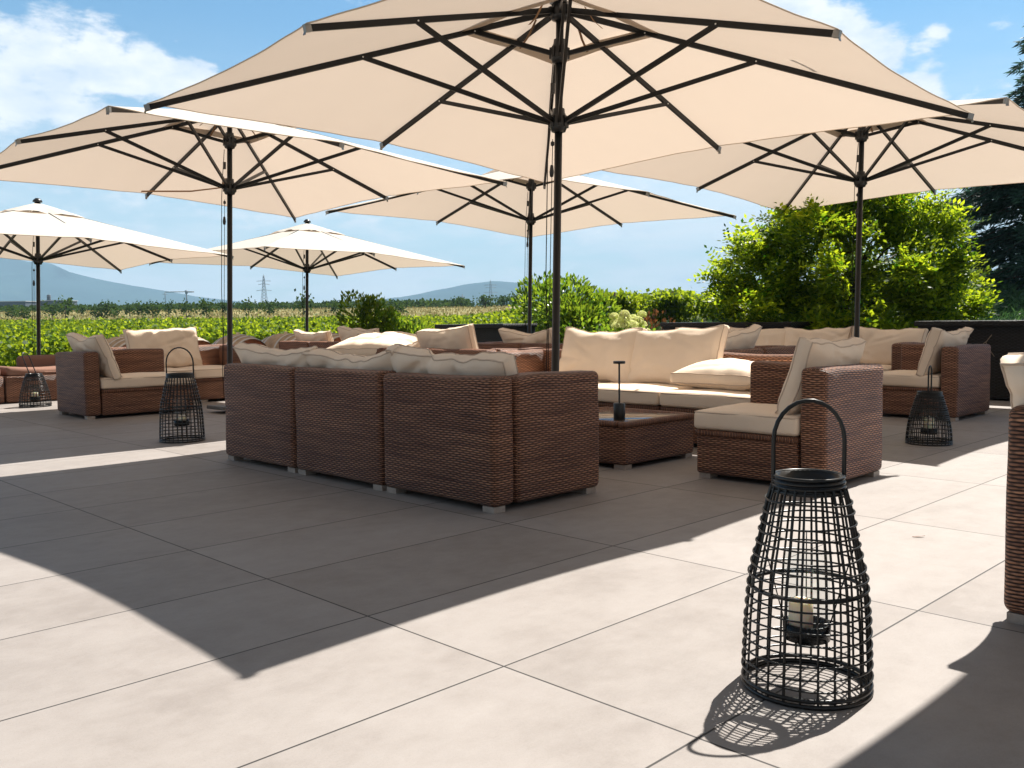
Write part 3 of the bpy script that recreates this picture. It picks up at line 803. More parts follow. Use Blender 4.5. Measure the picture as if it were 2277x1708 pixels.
for (x, y, a, lab) in ((3.80, 1.46, -.7, 'small dry leaf on the sunlit paving right of the big lantern'),):
    lf = MB(); N_ = 6
    V = [(t * .055 - .0275, w * .006 * math.sin(PI * (t * .9 + .05)), .003 + .002 * abs(w) + .002 * t * t) for t in np.linspace(0, 1, N_) for w in (-1, 0, 1)]
    lf.add(V, [(i * 3 + k, i * 3 + k + 1, i * 3 + k + 4, i * 3 + k + 3) for i in range(N_ - 1) for k in range(2)])
    tag(lf.build('dry_leaf', M['redleaf'], None, (x, y, 0), (0, 0, a)), lab, 'leaf')

# ------------------------------------------------------------------ umbrellas
AX = Vector((0.0366, 0.0062, 1.0)).normalized()
UQ = Vector((0, 0, 1)).rotation_difference(AX).to_euler()
A_ = 1.9724; ZC, ZM, ZL, ZU, ZT = 2.3324, 2.400, 2.2414, 2.703, 3.00
TIPS = []
for k in range(8):
    a = PI / 4 * k
    if k % 2 == 0: TIPS.append(Vector((A_ * round(math.cos(a)), A_ * round(math.sin(a)), ZM)))
    else: TIPS.append(Vector((A_ * math.copysign(1, math.cos(a)), A_ * math.copysign(1, math.sin(a)), ZC)))
APEX = Vector((0, 0, ZT))
def make_umbrella(label, loc):
    r = thing('patio_umbrella', label, 'umbrella', loc, 0, 'square cream umbrellas over the seating')
    r.rotation_euler = UQ
    MB().rbox((0, 0, .02), (.34, .34, .036), .008, 2, 1).build('base_plate', M['base'], r)
    MB().lathe([(.034, .036), (.034, .30), (.0265, .30), (.0265, 3.02), (0, 3.02)], 20).build('pole', M['pole'], r)
    def hub(nm, z, rr, hh):
        m = MB(); m.lathe([(.028, z + hh * .62), (.040, z + hh * .60), (.043, z + hh * .42), (rr * .80, z + hh * .38), (rr, z + hh * .05), (rr * 1.03, z - hh * .22), (rr * .82, z - hh * .42), (.030, z - hh * .46)], 20)
        for k in range(8):
            a = PI / 4 * k
            m.box((rr * .95 * math.cos(a), rr * .95 * math.sin(a), z), (.02, .02, hh * .5))
        return m.build(nm, M['black'], r)
    hub('runner_hub', ZL, .058, .15); hub('notch_hub', ZU, .058, .15); hub('crown_hub', ZT - .02, .068, .13)
    for k, T in enumerate(TIPS):
        d_ = (T - APEX).normalized(); q = Vector((d_.x, d_.y, 0)).normalized()
        a0 = APEX + q * .05; dn = Vector((0, 0, -.022))
        corner = k % 2 == 1
        rb = MB().bar(a0 + dn, T + dn - d_ * .02, .021, .036).build('rib', M['metal'], r)
        e = MB(); e.bar(T + dn - d_ * .022, T + dn + d_ * .016, .026, .040); e.bar(T + dn + d_ * .012 + Vector((0, 0, -.02)), T + dn + d_ * .016 + Vector((0, 0, -.034)), .022, .004)
        e.build('end_bracket', M['bracket'], rb)
        fa = .475 if corner else .625
        P = APEX.lerp(T, fa) + dn
        h0 = q * .050 + Vector((0, 0, ZL))
        sb = MB().bar(h0, P, .019, .030).build('strut', M['metal'], r)
        nq = Vector((-q.y, q.x, 0)); rv = MB()
        for s_ in (1, -1): rv.tube([P + nq * s_ * .010, P + nq * s_ * .0155], .0052, 8)
        rv.build('rivet', M['rivet'], sb)
        if corner:
            P2 = APEX.lerp(T, .205) + dn
            sb = MB().bar(q * .050 + Vector((0, 0, ZU)), P2, .019, .030).build('strut', M['metal'], r)
            rv = MB()
            for s_ in (1, -1): rv.tube([P2 + nq * s_ * .010, P2 + nq * s_ * .0155], .0052, 8)
            rv.build('rivet', M['rivet'], sb)
    # canopy: eight cloth sectors pulled taut between the ribs
    cm = MB(); NF, NT = 16, 24; f0 = .20
    def cp(i, f, t):
        Pa = APEX.lerp(TIPS[i], f); Pb = APEX.lerp(TIPS[(i + 1) % 8], f)
        p = Pa.lerp(Pb, t); w = 4 * t * (1 - t)
        p = p + (APEX * 1.0 - p).normalized() * (.055 * w * max(0, (f - .55) / .45) ** 2)
        p.z += .004 - .020 * w * f * (1 - .3 * f) + .004 * fbm((p.x * 2, p.y * 2, 4.4), 3) * w
        e_ = max(0, (f - .45) / .55)
        p.z += .007 * e_ * math.sin(t * 21 + i * 2.1 + 3 * f) * (math.exp(-(t / .22) ** 2) + math.exp(-((1 - t) / .22) ** 2)) * w ** .5
        if f > .96: p.z -= .006 * w
        return p
    for i in range(8):
        V = [cp(i, f0 + (1 - f0) * a / NF, t / NT) for a in range(NF + 1) for t in range(NT + 1)]
        F = [(a * (NT + 1) + t, (a + 1) * (NT + 1) + t, (a + 1) * (NT + 1) + t + 1, a * (NT + 1) + t + 1) for a in range(NF) for t in range(NT)]
        cm.add(V, F)
    can = cm.build('canopy', M['canopy'], r)
    hm = MB(); pts = [cp(i, 1.0, t / NT) for i in range(8) for t in range(NT)]
    hm.tube(pts, .0045, 5, closed=True); hm.build('hem', M['hem'], can)
    bd = MB()
    pts = []
    for i in range(8):
        for t in range(NT): pts.append((i, t / NT))
    m_ = len(pts); V = [cp(i, f0 - .002, t) + Vector((0, 0, -.006)) for i, t in pts] + [cp(i, f0 + .045, t) + Vector((0, 0, -.007)) for i, t in pts]
    bd.add(V, [(k, m_ + k, m_ + (k + 1) % m_, (k + 1) % m_) for k in range(m_)]); bd.build('vent_band', M['hem'], can)
    vt = MB(); NV = 10; seg = 64; top = Vector((0, 0, ZT + .055)); V = []
    for a in range(NV + 1):
        f = a / NV
        for k in range(seg):
            th = 2 * PI * k / seg; c_, s_ = math.cos(th), math.sin(th)
            m__ = .50 / max(abs(c_), abs(s_)); m__ *= 1 - .10 * (m__ / .50 - 1)
            rr = f * m__
            scall = .5 - .5 * math.cos(8 * th)
            z = top.z - .205 * f ** 1.15 + .026 * scall * f ** 2 + .012 * fbm((rr * c_ * 6, rr * s_ * 6, 2.2), 3) * f
            V.append((rr * c_, rr * s_, z))
    vt.add(V, [(a * seg + k, (a + 1) * seg + k, (a + 1) * seg + (k + 1) % seg, a * seg + (k + 1) % seg) for a in range(NV) for k in range(seg)])
    vt.build('vent_canopy', M['canopy'], can)
    for k in range(4):
        st = MB(); a = PI / 2 * k + .12
        p0 = Vector((.20 * math.cos(a), .20 * math.sin(a), ZT - .03)); p1 = Vector((.34 * math.cos(a), .34 * math.sin(a), ZT - .20))
        st.bar(p0, p0.lerp(p1, .5) + Vector((0, 0, -.02)), .018, .002); st.bar(p0.lerp(p1, .5) + Vector((0, 0, -.02)), p1, .018, .002)
        st.build('vent_strap', M['strap'], can)
    MB().lathe([(0, ZT + .125), (.03, ZT + .120), (.06, ZT + .090), (.065, ZT + .068), (0, ZT + .060)], 20).build('finial', M['black'], r)
    # pulley cords beside the pole
    lat = Vector((-.70771, .70642, 0)); tow = Vector((-.704, -.706, 0))
    def cord(pts, rr=.0034): return MB().tube([lat * p[0] + tow * p[1] + Vector((0, 0, p[2])) for p in pts], rr, 6).build('cord', M['cord'], r)
    cord([(.045, .03, 2.62), (.062, .03, 2.36), (.072, .03, 2.14), (.074, .03, 1.2), (.060, .03, .80), (.066, .03, .40), (.05, .03, .12)])
    cord([(.040, .035, 2.12), (.044, .035, 1.6), (.046, .035, 1.1), (.052, .035, .78), (.048, .035, .30)], .0028)
    MB().lathe([(0, .05), (.010, .045), (.016, 0), (.012, -.03), (0, -.035)], 12, tuple(lat * .044 + tow * .035 + Vector((0, 0, 1.90)))).build('cord_weight', M['black'], r); pb = MB(); pb.lathe([(0, .02), (.013, .01), (.013, -.01), (0, -.02)], 12, tuple(lat * .041 + tow * .035 + Vector((0, 0, 2.09))))
    pb.build('cord_stopper', M['black'], r)
    MB().box(tuple(lat * .044 + tow * .03 + Vector((0, 0, 2.46))), (.022, .022, .07)).build('pulley', M['black'], r)
    return r
u0 = make_umbrella('biggest cream umbrella in front, its thick pole near the middle of the view', (4.63, 4.24, 0))
pin = []
for (loc, lab) in (((4.56, 8.66, .03), 'cream umbrella over the left seating, second largest, partly behind the biggest one'),
                   ((9.08, 8.78, .03), 'cream umbrella centred far back just left of the main pole'),
                   ((4.50, 14.2, -.40), 'white-topped umbrella at the far left edge with a black finial'),
                   ((8.97, 14.2, -.39), 'small distant white-topped umbrella left of centre before the vineyard'),
                   ((9.23, 4.22, .06), 'cream umbrella at right whose pole stands before the leafy tree'),
                   ((4.63, -0.98, 0), 'cream umbrella out to the right that shades the cut-off sofa')):
    c = copy_tree(u0); c.location = loc; c['label'] = lab
# loose tie straps hanging under the two nearest canopies
def tie(pts, lab):
    tag(MB().tube(pts, .016, 6, flat=.12).build('tie_strap', M['strap']), lab, 'strap')
tie([(5.72, 3.02, 2.79), (5.80, 3.00, 2.755), (5.89, 3.00, 2.71), (5.97, 3.01, 2.655)], 'curved brown tie strap on the underside of the biggest canopy')
tie([(5.10, 9.60, 2.52), (5.00, 9.55, 2.40), (4.75, 9.75, 2.36), (4.35, 10.1, 2.36)], 'brown tie strap drooping under the second largest canopy')

# ------------------------------------------------------------------ wine barrels
def barrel(loc, label):
    r = thing('barrel', label, 'barrel', loc, 0, 'oak barrels lying along the terrace edge')
    Lh = .45; R0, R1 = .29, .36
    def rad(t): return R0 + (R1 - R0) * (1 - (t / Lh) ** 2)
    m = MB(); seg = 44
    ts = np.linspace(-Lh, Lh, 13); V = []
    for t in ts:
        for k in range(seg):
            a = 2 * PI * k / seg
            q = rad(t) - (.004 if k % 2 else 0)
            V.append((q * math.cos(a), t, q * math.sin(a) + R1 + .02))
    m.add(V, [(i * seg + k, (i + 1) * seg + k, (i + 1) * seg + (k + 1) % seg, i * seg + (k + 1) % seg) for i in range(12) for k in range(seg)])
    m.build('staves', M['oak'], r)
    for t in (-.42, -.30, -.17, .17, .30, .42):
        h = MB(); V = []
        for dt in (-.02, .02):
            for k in range(seg):
                a = 2 * PI * k / seg; q = rad(t + dt) + .004
                V.append((q * math.cos(a), t + dt, q * math.sin(a) + R1 + .02))
        h.add(V, [(k, seg + k, seg + (k + 1) % seg, (k + 1) % seg) for k in range(seg)]); h.build('hoop', M['hoop'], r)
    for s_ in (-1, 1):
        hd = MB(); V = [(0, s_ * (Lh - .04), R1 + .02)] + [((R0 - .004) * math.cos(2 * PI * k / seg), s_ * (Lh - .04), (R0 - .004) * math.sin(2 * PI * k / seg) + R1 + .02) for k in range(seg)]
        hd.add(V, [(0, 1 + k, 1 + (k + 1) % seg) for k in range(seg)], smooth=False); hd.build('head', M['oakhead'], r)
    MB().lathe([(.026, .0), (.026, .035), (0, .035)], 12, (0, 0, 2 * R1 + .012)).build('bung', M['bung'], r)
    cr = MB()
    for s_ in (-.25, .25):
        cr.box((-.22, s_, .035), (.14, .09, .07)); cr.box((.22, s_, .035), (.14, .09, .07))
    cr.build('cradle', M['bark'], r)
    return r
bl = ['oak barrel at the left end of its row, behind the tan pillow', 'oak barrel right behind the armchair arm, second in the row', 'oak barrel showing reddish wood right of the second pole', 'oak barrel mostly hidden left of the small distant umbrella pole', 'oak barrel mostly hidden behind brown pillows', 'oak barrel at the right end of the row, near the round bush']
b0 = None
for i, x in enumerate((5.10, 6.00, 6.83, 7.64, 8.40, 9.18)):
    o = barrel((x, 12.65, 0), bl[0]) if b0 is None else copy_tree(b0)
    b0 = b0 or o
    o.location = (x, 12.65, 0); o.rotation_euler = (0, 0, .10 * math.sin(i * 3)); o['label'] = bl[i]

# ------------------------------------------------------------------ foliage
def leaf_quads(P, size, aspect=0.55, up=0.0, dirs=None, sz_var=.35):
    """one bent-free rhombic leaf per point; returns verts, faces"""
    n = len(P)
    if dirs is None:
        d_ = rng.normal(size=(n, 3)); d_[:, 2] += up
    else: d_ = dirs + rng.normal(size=(n, 3)) * .35
    d_ /= np.linalg.norm(d_, axis=1, keepdims=True) + 1e-9
    q = rng.normal(size=(n, 3)); q -= (q * d_).sum(1, keepdims=True) * d_
    q /= np.linalg.norm(q, axis=1, keepdims=True) + 1e-9
    s_ = (np.asarray(size) * (1 + sz_var * rng.uniform(-1, 1, n)))[:, None]
    V = np.stack([P, P + d_ * s_ * .5 + q * s_ * aspect * .5, P + d_ * s_, P + d_ * s_ * .5 - q * s_ * aspect * .5], 1).reshape(-1, 3)
    F = np.arange(4 * n).reshape(n, 4)
    return V, F

def bumpy(P, sc, seed=0):
    return np.array([fbm((p[0] * sc + seed, p[1] * sc, p[2] * sc), 3) for p in P])

# ---- left and middle vineyard: rows seen broadside, too many vines to count
VV = []
def canopy_top(s, l):
    return ground_z(s, l) + 1.02
rows = list(np.arange(15.6, 27, 1.55)) + list(np.geomspace(28.5, 60, 15))
for s0 in rows:
    l0, l1 = -0.60 * s0 - .5, (0.055 if s0 > 17 else -.10) * s0
    dens = 900 if s0 < 17 else 15500 / s0
    n = int((l1 - l0) * dens)
    l = rng.uniform(l0, l1, n); t = rng.beta(2.2, 1.0, n)
    hgt = .98 + .08 * np.array([fbm((x * .9, s0 * 3.3, 0), 3) for x in l])
    w = .36 * (1 - .35 * t) 
    s_ = s0 + rng.normal(size=n) * w * .55
    z = ground_z(s_, l) + .10 + t * hgt + rng.normal(size=n) * .03
    shoots = rng.random(n) < .012
    z = np.where(shoots, z + rng.uniform(0, .25, n), z)
    xy = np.outer(s_, FH) + np.outer(l, RH)
    P = np.column_stack([xy, z])
    VV.append((P, np.full(n, .046 + .0018 * s0)))
P = np.concatenate([a for a, _ in VV]); sz = np.concatenate([c for _, c in VV])
V, F = leaf_quads(P, sz, .85)
tag(np_mesh('vineyard', V, F, M['vine']), kind='stuff')

# ---- vine rows on the rise to the right, ends towards the terrace
vr_lab = ['vine row end just right of the big glossy shrub', 'vine row end second along the rise, behind the hydrangea flowers', 'vine row end above the left half of the planter', 'vine row end above the planter, left of the leafy tree', 'vine row partly behind the left side of the leafy tree', 'vine row hidden mostly by the leafy tree', 'vine row whose top shows behind the tree trunk', 'vine row right of the leafy tree on the bank']
for i in range(8):
    l0 = 1.3 + 1.62 * i
    n = 11000
    s_ = 23.5 + (rng.random(n) ** 1.8) * 24
    l = l0 * (s_ / 26) + rng.normal(size=n) * .34
    t = rng.beta(1.6, 1.0, n)
    z = ground_z(s_, l) + .05 + t * (.74 + .07 * np.sin(s_ * 1.7 + i)) + rng.normal(size=n) * .04
    P = np.column_stack([np.outer(s_, FH) + np.outer(l, RH), z])
    r = thing('vine_row', vr_lab[i], 'vine row', (*sl(23.5, l0), float(ground_z(23.5, l0))), 0, 'vine rows on the rise')
    V, F = leaf_quads(P - np.array(r.location), .062 + .0022 * s_, .85); np_mesh('foliage', V, F, M['vine'], r)
    stp = MB()
    for k in range(3):
        q = sl(23.8 + k * 3, l0 * (23.8 + k * 3) / 26); stp.tube([(q[0] - r.location.x, q[1] - r.location.y, -.1), (q[0] - r.location.x, q[1] - r.location.y, .9)], .03, 6)
    stp.build('stem', M['bark'], r)

# ---- shrubs
def shrub(name, label, cat, loc, rx, ry, h, n, size, mat, seed, lobes=7, asp=.50, stem=True, group=None):
    r = thing(name, label, cat, loc, 0, group); rs = np.random.default_rng(seed)
    C = []
    for k in range(lobes):
        a = rs.uniform(0, 2 * PI); q = math.sqrt(rs.uniform(0, 1)) * .62
        C.append((q * math.cos(a) * rx, q * math.sin(a) * ry, h * rs.uniform(.30, .80), rs.uniform(.34, .55)))
    C.append((0, 0, h * .62, .62))
    pts = []; dr = []
    while len(pts) < n:
        c = C[rs.integers(len(C))]
        v = rs.normal(size=3); v /= np.linalg.norm(v); q = rs.uniform(.35, 1.0) ** .45
        p = np.array([c[0] + v[0] * q * c[3] * rx, c[1] + v[1] * q * c[3] * ry, c[2] + v[2] * q * c[3] * h * .62])
        if p[2] < .02 or p[2] > h: continue
        if fbm((p[0] * 4 + seed, p[1] * 4, p[2] * 4), 2) < -.22: continue
        pts.append(p); dr.append(v + np.array([0, 0, .55]))
    V, F = leaf_quads(np.array(pts), np.full(n, size), asp, dirs=np.array(dr)); np_mesh('foliage', V, F, mat, r)
    if stem:
        m = MB()
        for k in range(6):
            a = 2 * PI * k / 6; m.tube([(0.04 * math.cos(a), .04 * math.sin(a), -.1), (rx * .22 * math.cos(a), ry * .22 * math.sin(a), h * .4), (rx * .45 * math.cos(a + .3), ry * .45 * math.sin(a + .3), h * .75)], [.025, .016, .008], 6)
        m.build('stem', M['bark'], r)
    return r
def at(s, l, dz=0.0):
    q = sl(s, l); return (float(q[0]), float(q[1]), float(ground_z(s, l)) + dz)
SHG = 'garden shrubs beyond the terrace'
shrub('shrub', 'big glossy green shrub directly behind the main pole', 'shrub', at(16.2, .98), .98, .95, 1.62, 7200, .088, M['pitto'], 3, 9, group=SHG)
shrub('shrub', 'rounded upright green bush left of the black woven box', 'shrub', at(16.6, -2.42), .64, .55, 1.90, 5200, .080, M['pitto'], 5, 6, group=SHG)
shrub('shrub', 'lower loose green bush next to the rounded one', 'shrub', at(16.4, -1.72), .62, .55, 1.42, 3000, .08, M['pitto'], 8, 6, group=SHG)
shrub('shrub', 'low green bush between the loose bush and the black woven box', 'shrub', at(16.9, -.95), .6, .5, 1.05, 2200, .08, M['pitto'], 9, 6, group=SHG)
shrub('shrub', 'rust coloured leafy shrub behind the hydrangea flowers', 'shrub', at(15.6, 2.45), .60, .5, .80, 1100, .075, M['redleaf'], 12, 5, group=SHG)
shrub('shrub', 'small yellow-green shrub at the foot of the leafy tree, left side', 'shrub', at(13.9, 3.75), .5, .45, .62, 800, .10, M['vine'], 14, 5, group=SHG)
shrub('shrub', 'small yellow-green shrub at the foot of the leafy tree, right side', 'shrub', at(13.2, 5.75), .55, .4, .66, 800, .10, M['vine'], 15, 5, group=SHG)

# ---- hydrangeas
def hydrangea(label, loc, n, spread, seed, hh=.9):
    r = thing('hydrangea', label, 'plant', loc, 0, 'hydrangea plants'); rs = np.random.default_rng(seed)
    pts = rs.uniform(-1, 1, (900, 3)) * np.array([spread, spread * .8, .34]) + np.array([0, 0, hh - .42])
    V, F = leaf_quads(pts, np.full(900, .12), .6, dirs=np.tile([0, 0, .5], (900, 1)) + rs.normal(size=(900, 3))); np_mesh('foliage', V, F, M['pitto'], r)
    st = MB()
    for k in range(n):
        x, y = rs.uniform(-1, 1) * spread, rs.uniform(-.8, .8) * spread; z = hh + rs.uniform(-.22, .14); q = rs.uniform(.075, .105)
        st.tube([(x * .3, y * .3, 0), (x, y, z)], .006, 5)
        v = rs.normal(size=(260, 3)); v /= np.linalg.norm(v, axis=1, keepdims=True); v[:, 2] = np.where(v[:, 2] < -.45, -v[:, 2], v[:, 2])
        P = v * np.array([q, q, q * .8]) * rs.uniform(.86, 1.04, (260, 1))
        t_ = np.cross(v, rs.normal(size=(260, 3))); t_ /= np.linalg.norm(t_, axis=1, keepdims=True); w_ = np.cross(v, t_)
        s_ = .017
        V = np.stack([P - t_ * s_, P - w_ * s_ + v * .004, P + t_ * s_, P + w_ * s_ + v * .004], 1).reshape(-1, 3); F = np.arange(1040).reshape(260, 4)
        o = np_mesh('flower_head', V, F, M['petal'], r); o.location = (x, y, z)
    st.build('stem', M['bark'], r)
    return r
hydrangea('hydrangea with pale lime flower heads beside the middle planter', at(14.1, 1.72, -.05), 20, .40, 3, .80)
hydrangea('hydrangea with cream flower heads behind the widest planter at right', at(11.55, 6.35, -.05), 8, .42, 6, .86)

# ---- robinia-like tree with pinnate leaves
def pinnate_tree(name, label, loc, rx, ry, z0, z1, n, seed):
    r = thing(name, label, 'tree', loc); rs = np.random.default_rng(seed)
    tips = []
    tr = MB(); tr.tube([(0, 0, -.3), (.05, .02, .5), (-.03, .06, 1.2), (.02, 0, z1 * .72)], [.075, .06, .045, .02], 8); tr.build('trunk', M['bark'], r)
    br = MB(); clusters = []
    for k in range(190):
        a = rs.uniform(0, 2 * PI); t = rs.uniform(0, 1) ** 1.15
        zc = z0 + (z1 - z0) * t
        prof = (math.sin(PI * min(1, max(.0, .12 + .86 * t))) ** .55)
        q = prof * rs.uniform(.45, 1.17)
        c = np.array([rx * q * math.cos(a), ry * q * math.sin(a), zc])
        clusters.append((c, rs.uniform(.16, .38)))
        if k < 34:
            s0 = np.array([0, 0, max(.3, zc * .55)]); mid = (s0 + c) / 2 + np.array([0, 0, .15])
            br.tube([s0, mid, c], [.028, .016, .006], 6)
    br.build('branches', M['bark'], r)
    # compound leaves
    n_l = 11
    base = []; dirs = []
    while len(base) < n:
        c, q = clusters[rs.integers(len(clusters))]
        v = rs.normal(size=3); v /= np.linalg.norm(v)
        p = c + v * q * rs.uniform(.2, 1.0) * np.array([1, 1, .85])
        out_ = np.array([p[0] / rx, p[1] / ry, .25 + .4 * (p[2] - (z0 + z1) / 2) / (z1 - z0)])
        d_ = out_ + rs.normal(size=3) * .55; d_ /= np.linalg.norm(d_)
        base.append(p); dirs.append(d_)
    B = np.array(base); D = np.array(dirs)
    side = np.cross(D, rs.normal(size=(n, 3)) * .5 + np.array([0, 0, 1])); side /= np.linalg.norm(side, axis=1, keepdims=True)
    nor = np.cross(side, D); L = rs.uniform(.20, .37, n)
    VL = []
    for k in range(n_l):
        t = (k // 2 + 1) / ((n_l + 1) / 2); sg = 1 if k % 2 else -1
        if k == n_l - 1: sd = D; t = 1.0
        else: sd = side * sg + D * .35
        sd = sd / np.linalg.norm(sd, axis=1, keepdims=True)
        o = B + D * (L * t)[:, None] - nor * (L * .32 * t * t)[:, None]
        ll = (L * .27 * (1 - .25 * abs(t - .5)))[:, None]; w = np.cross(sd, nor); w /= np.linalg.norm(w, axis=1, keepdims=True)
        nn_ = rs.normal(size=(n, 3)) * .25
        VL.append(np.stack([o, o + sd * ll * .5 + (w + nn_) * ll * .24, o + sd * ll, o + sd * ll * .5 - (w + nn_) * ll * .24], 1))
    V = np.stack(VL, 1).reshape(-1, 3); F = np.arange(len(V)).reshape(-1, 4)
    np_mesh('crown', V, F, M['robinia'], r)
    return r
pinnate_tree('leafy_tree', 'bright green leafy tree with feathery leaves behind the right seating', at(13.3, 4.85, -.05), 1.85, 1.45, .12, 2.80, 13500, 5)

# ---- cedar at the right edge
def cedar(label, loc, seed):
    r = thing('cedar_tree', label, 'tree', loc); rs = np.random.default_rng(seed)
    H = 8.2
    MB().tube([(0, 0, -.5), (0, 0, H * .5), (.1, 0, H)], [.22, .14, .03], 10).build('trunk', M['bark'], r)
    bo = MB(); P = []; D = []
    for z in np.arange(.1, H - .2, .20):
        env = np.interp(z, [0, .6, 1.6, 3.0, 4.2, 5.2, 6.4, H], [2.3, 2.9, 3.2, 3.0, 2.2, 1.6, 1.35, .2])
        for k in range(8):
            a = rs.uniform(0, 2 * PI); L = env * rs.uniform(.70, 1.08)
            ca, sa = math.cos(a), math.sin(a)
            path = []
            for t in np.linspace(0, 1, 8):
                path.append(np.array([ca * L * t, sa * L * t, z + .30 * L * t * (1 - t) * .9 - .16 * L * t * t]))
            bo.tube(path, [.035 * (1 - .85 * t) for t in np.linspace(0, 1, 8)], 5)
            m = int(210 * L / 2)
            tt = rs.uniform(.18, 1.0, m) ** .8
            base = np.array([ca * L, sa * L, 0])[None] * tt[:, None]
            base[:, 2] = z + .27 * L * tt * (1 - tt) - .16 * L * tt * tt
            sd = np.array([-sa, ca, 0]); sp_ = rs.normal(size=m) * .26 * (1.15 - tt) * min(L, 2)
            base += sd[None] * sp_[:, None]; base[:, 2] -= np.abs(sp_) * .28 + rs.uniform(0, .10, m)
            P.append(base); D.append(np.tile([ca, sa, -.45], (m, 1)) + sd[None] * (np.sign(sp_) * .6)[:, None])
    bo.build('boughs', M['bark'], r)
    P = np.concatenate(P); D = np.concatenate(D)
    V, F = leaf_quads(P, np.full(len(P), .20), .16, dirs=D); V2, F2 = leaf_quads(P, np.full(len(P), .15), .14, dirs=D)
    np_mesh('needles', np.concatenate([V, V2]), np.concatenate([F, F2 + len(V)]), M['cedar'], r)
    return r
cedar('dark blue-green cedar with drooping boughs at the right edge', at(21.5, 13.2, -.2), 4)

# ---- juniper ground cover on the bank (uncountable)
def juniper(name, s0, s1, a0, a1, n, hgt, seed):
    rs = np.random.default_rng(seed)
    s_ = rs.uniform(s0, s1, n); l = rs.uniform(a0, a1, n) * s_
    z = ground_z(s_, l); xy = np.outer(s_, FH) + np.outer(l, RH)
    hb = np.array([fbm((x * 1.1, y * 1.1, seed), 3) for x, y in xy])
    z = z + hgt * (.45 + .8 * hb) * rs.uniform(.3, 1, n)
    P = np.column_stack([xy, z]); D = np.column_stack([np.tile(-FH, (n, 1)) * .6 + rs.normal(size=(n, 2)) * .6, np.full(n, .35)])
    V, F = leaf_quads(P, np.full(n, .17), .15, dirs=D)
    tag(np_mesh(name, V, F, M['juniper']), kind='stuff')
juniper('juniper_cover', 12.2, 26, .38, .66, 42000, .42, 2)
juniper('juniper_patch', 14.5, 21, .10, .33, 16000, .34, 4)

# ---- young trees on the dry strip, tree line, distant trees
yt = None
us = [-.541, -.528, -.498, -.483, -.466, -.449, -.438, -.430, -.414, -.401, -.389, -.372, -.352, -.330, -.310, -.285, -.262, -.225, -.19, -.155, -.12]
for i, a in enumerate(us):
    s0 = 88 + 20 * random.random(); l0 = a * s0
    if yt is None or i in (5, 11):
        rs = np.random.default_rng(i); o = thing('young_tree', 'young orchard tree standing in the strip of dry grass', 'tree', (0, 0, 0), 0, 'young trees in the dry grass')
        v = rs.normal(size=(170, 3)) * np.array([.42, .42, .42]) + np.array([0, 0, 1.05])
        V, F = leaf_quads(v, np.full(170, .30), .7); np_mesh('crown', V, F, M['vine_far'], o)
        MB().tube([(0, 0, -.2), (.03, 0, .5), (0, 0, 1.2)], [.05, .04, .02], 6).build('trunk', M['bark'], o); yt = o
    else: o = copy_tree(yt)
    o.location = at(s0, l0); k = random.uniform(.65, 1.15); o.scale = (k, k, k * random.uniform(.9, 1.25)); o.rotation_euler = (0, 0, random.uniform(0, 6))
def treeline(name, s0, a0, a1, n, hfun, size, spread=3.0):
    a = rng.uniform(a0, a1, n); s_ = s0 + rng.normal(size=n) * spread; l = a * s_
    hh = np.array([hfun(x) for x in a]) * (.85 + .22 * np.array([fbm((x * 60, 0, 0), 3) for x in a]))
    t = rng.beta(1.3, 1.0, n)
    z = ground_z(s_, l) + t * hh
    P = np.column_stack([np.outer(s_, FH) + np.outer(l, RH), z]); V, F = leaf_quads(P, np.full(n, size), .8)
    tag(np_mesh(name, V, F, M['vine_far']), kind='stuff')
treeline('far_orchard', 155, -.62, -.045, 15000, lambda x: float(np.interp(x, [-.62, -.45, -.30, -.12, -.05], [1.0, 1.1, 1.2, 1.45, 1.5])), .42)
treeline('far_field_hedge', 230, -.64, .12, 5000, lambda x: 1.6, .9, 6)
for (a, s0, hh, w, lab) in ((-.028, 140, 1.75, 1.4, 'distant dark tree below the right pylon'), (-.008, 145, 1.6, 1.8, 'distant pair of dark trees left of the big glossy shrub'), (-.055, 150, 1.5, 2.0, 'distant dark tree left of the right pylon'), (.006, 150, 1.9, 1.8, 'distant taller dark tree touching the big glossy shrub')):
    o = thing('distant_tree', lab, 'tree', at(s0, a * s0), 0, 'dark trees on the horizon'); rs = np.random.default_rng(int(s0))
    v = rs.normal(size=(260, 3)) * np.array([w * .42, w * .42, hh * .22]) + np.array([0, 0, hh * .62]); V, F = leaf_quads(v, np.full(260, .38), .8); np_mesh('crown', V, F, M['vine_far'], o)
    MB().tube([(0, 0, -.3), (0, 0, hh * .6)], [.14, .08], 6).build('trunk', M['bark'], o)
# tufts of dry grass
n = 9000; s_ = rng.uniform(74, 150, n); a = rng.uniform(-.62, .0, n); l = a * s_
P = np.column_stack([np.outer(s_, FH) + np.outer(l, RH), ground_z(s_, l)]); D = np.tile([0, 0, 1.0], (n, 1))
V, F = leaf_quads(P, np.full(n, .30), .5, dirs=D); tag(np_mesh('dry_grass', V, F, M['drygrass']), kind='stuff')

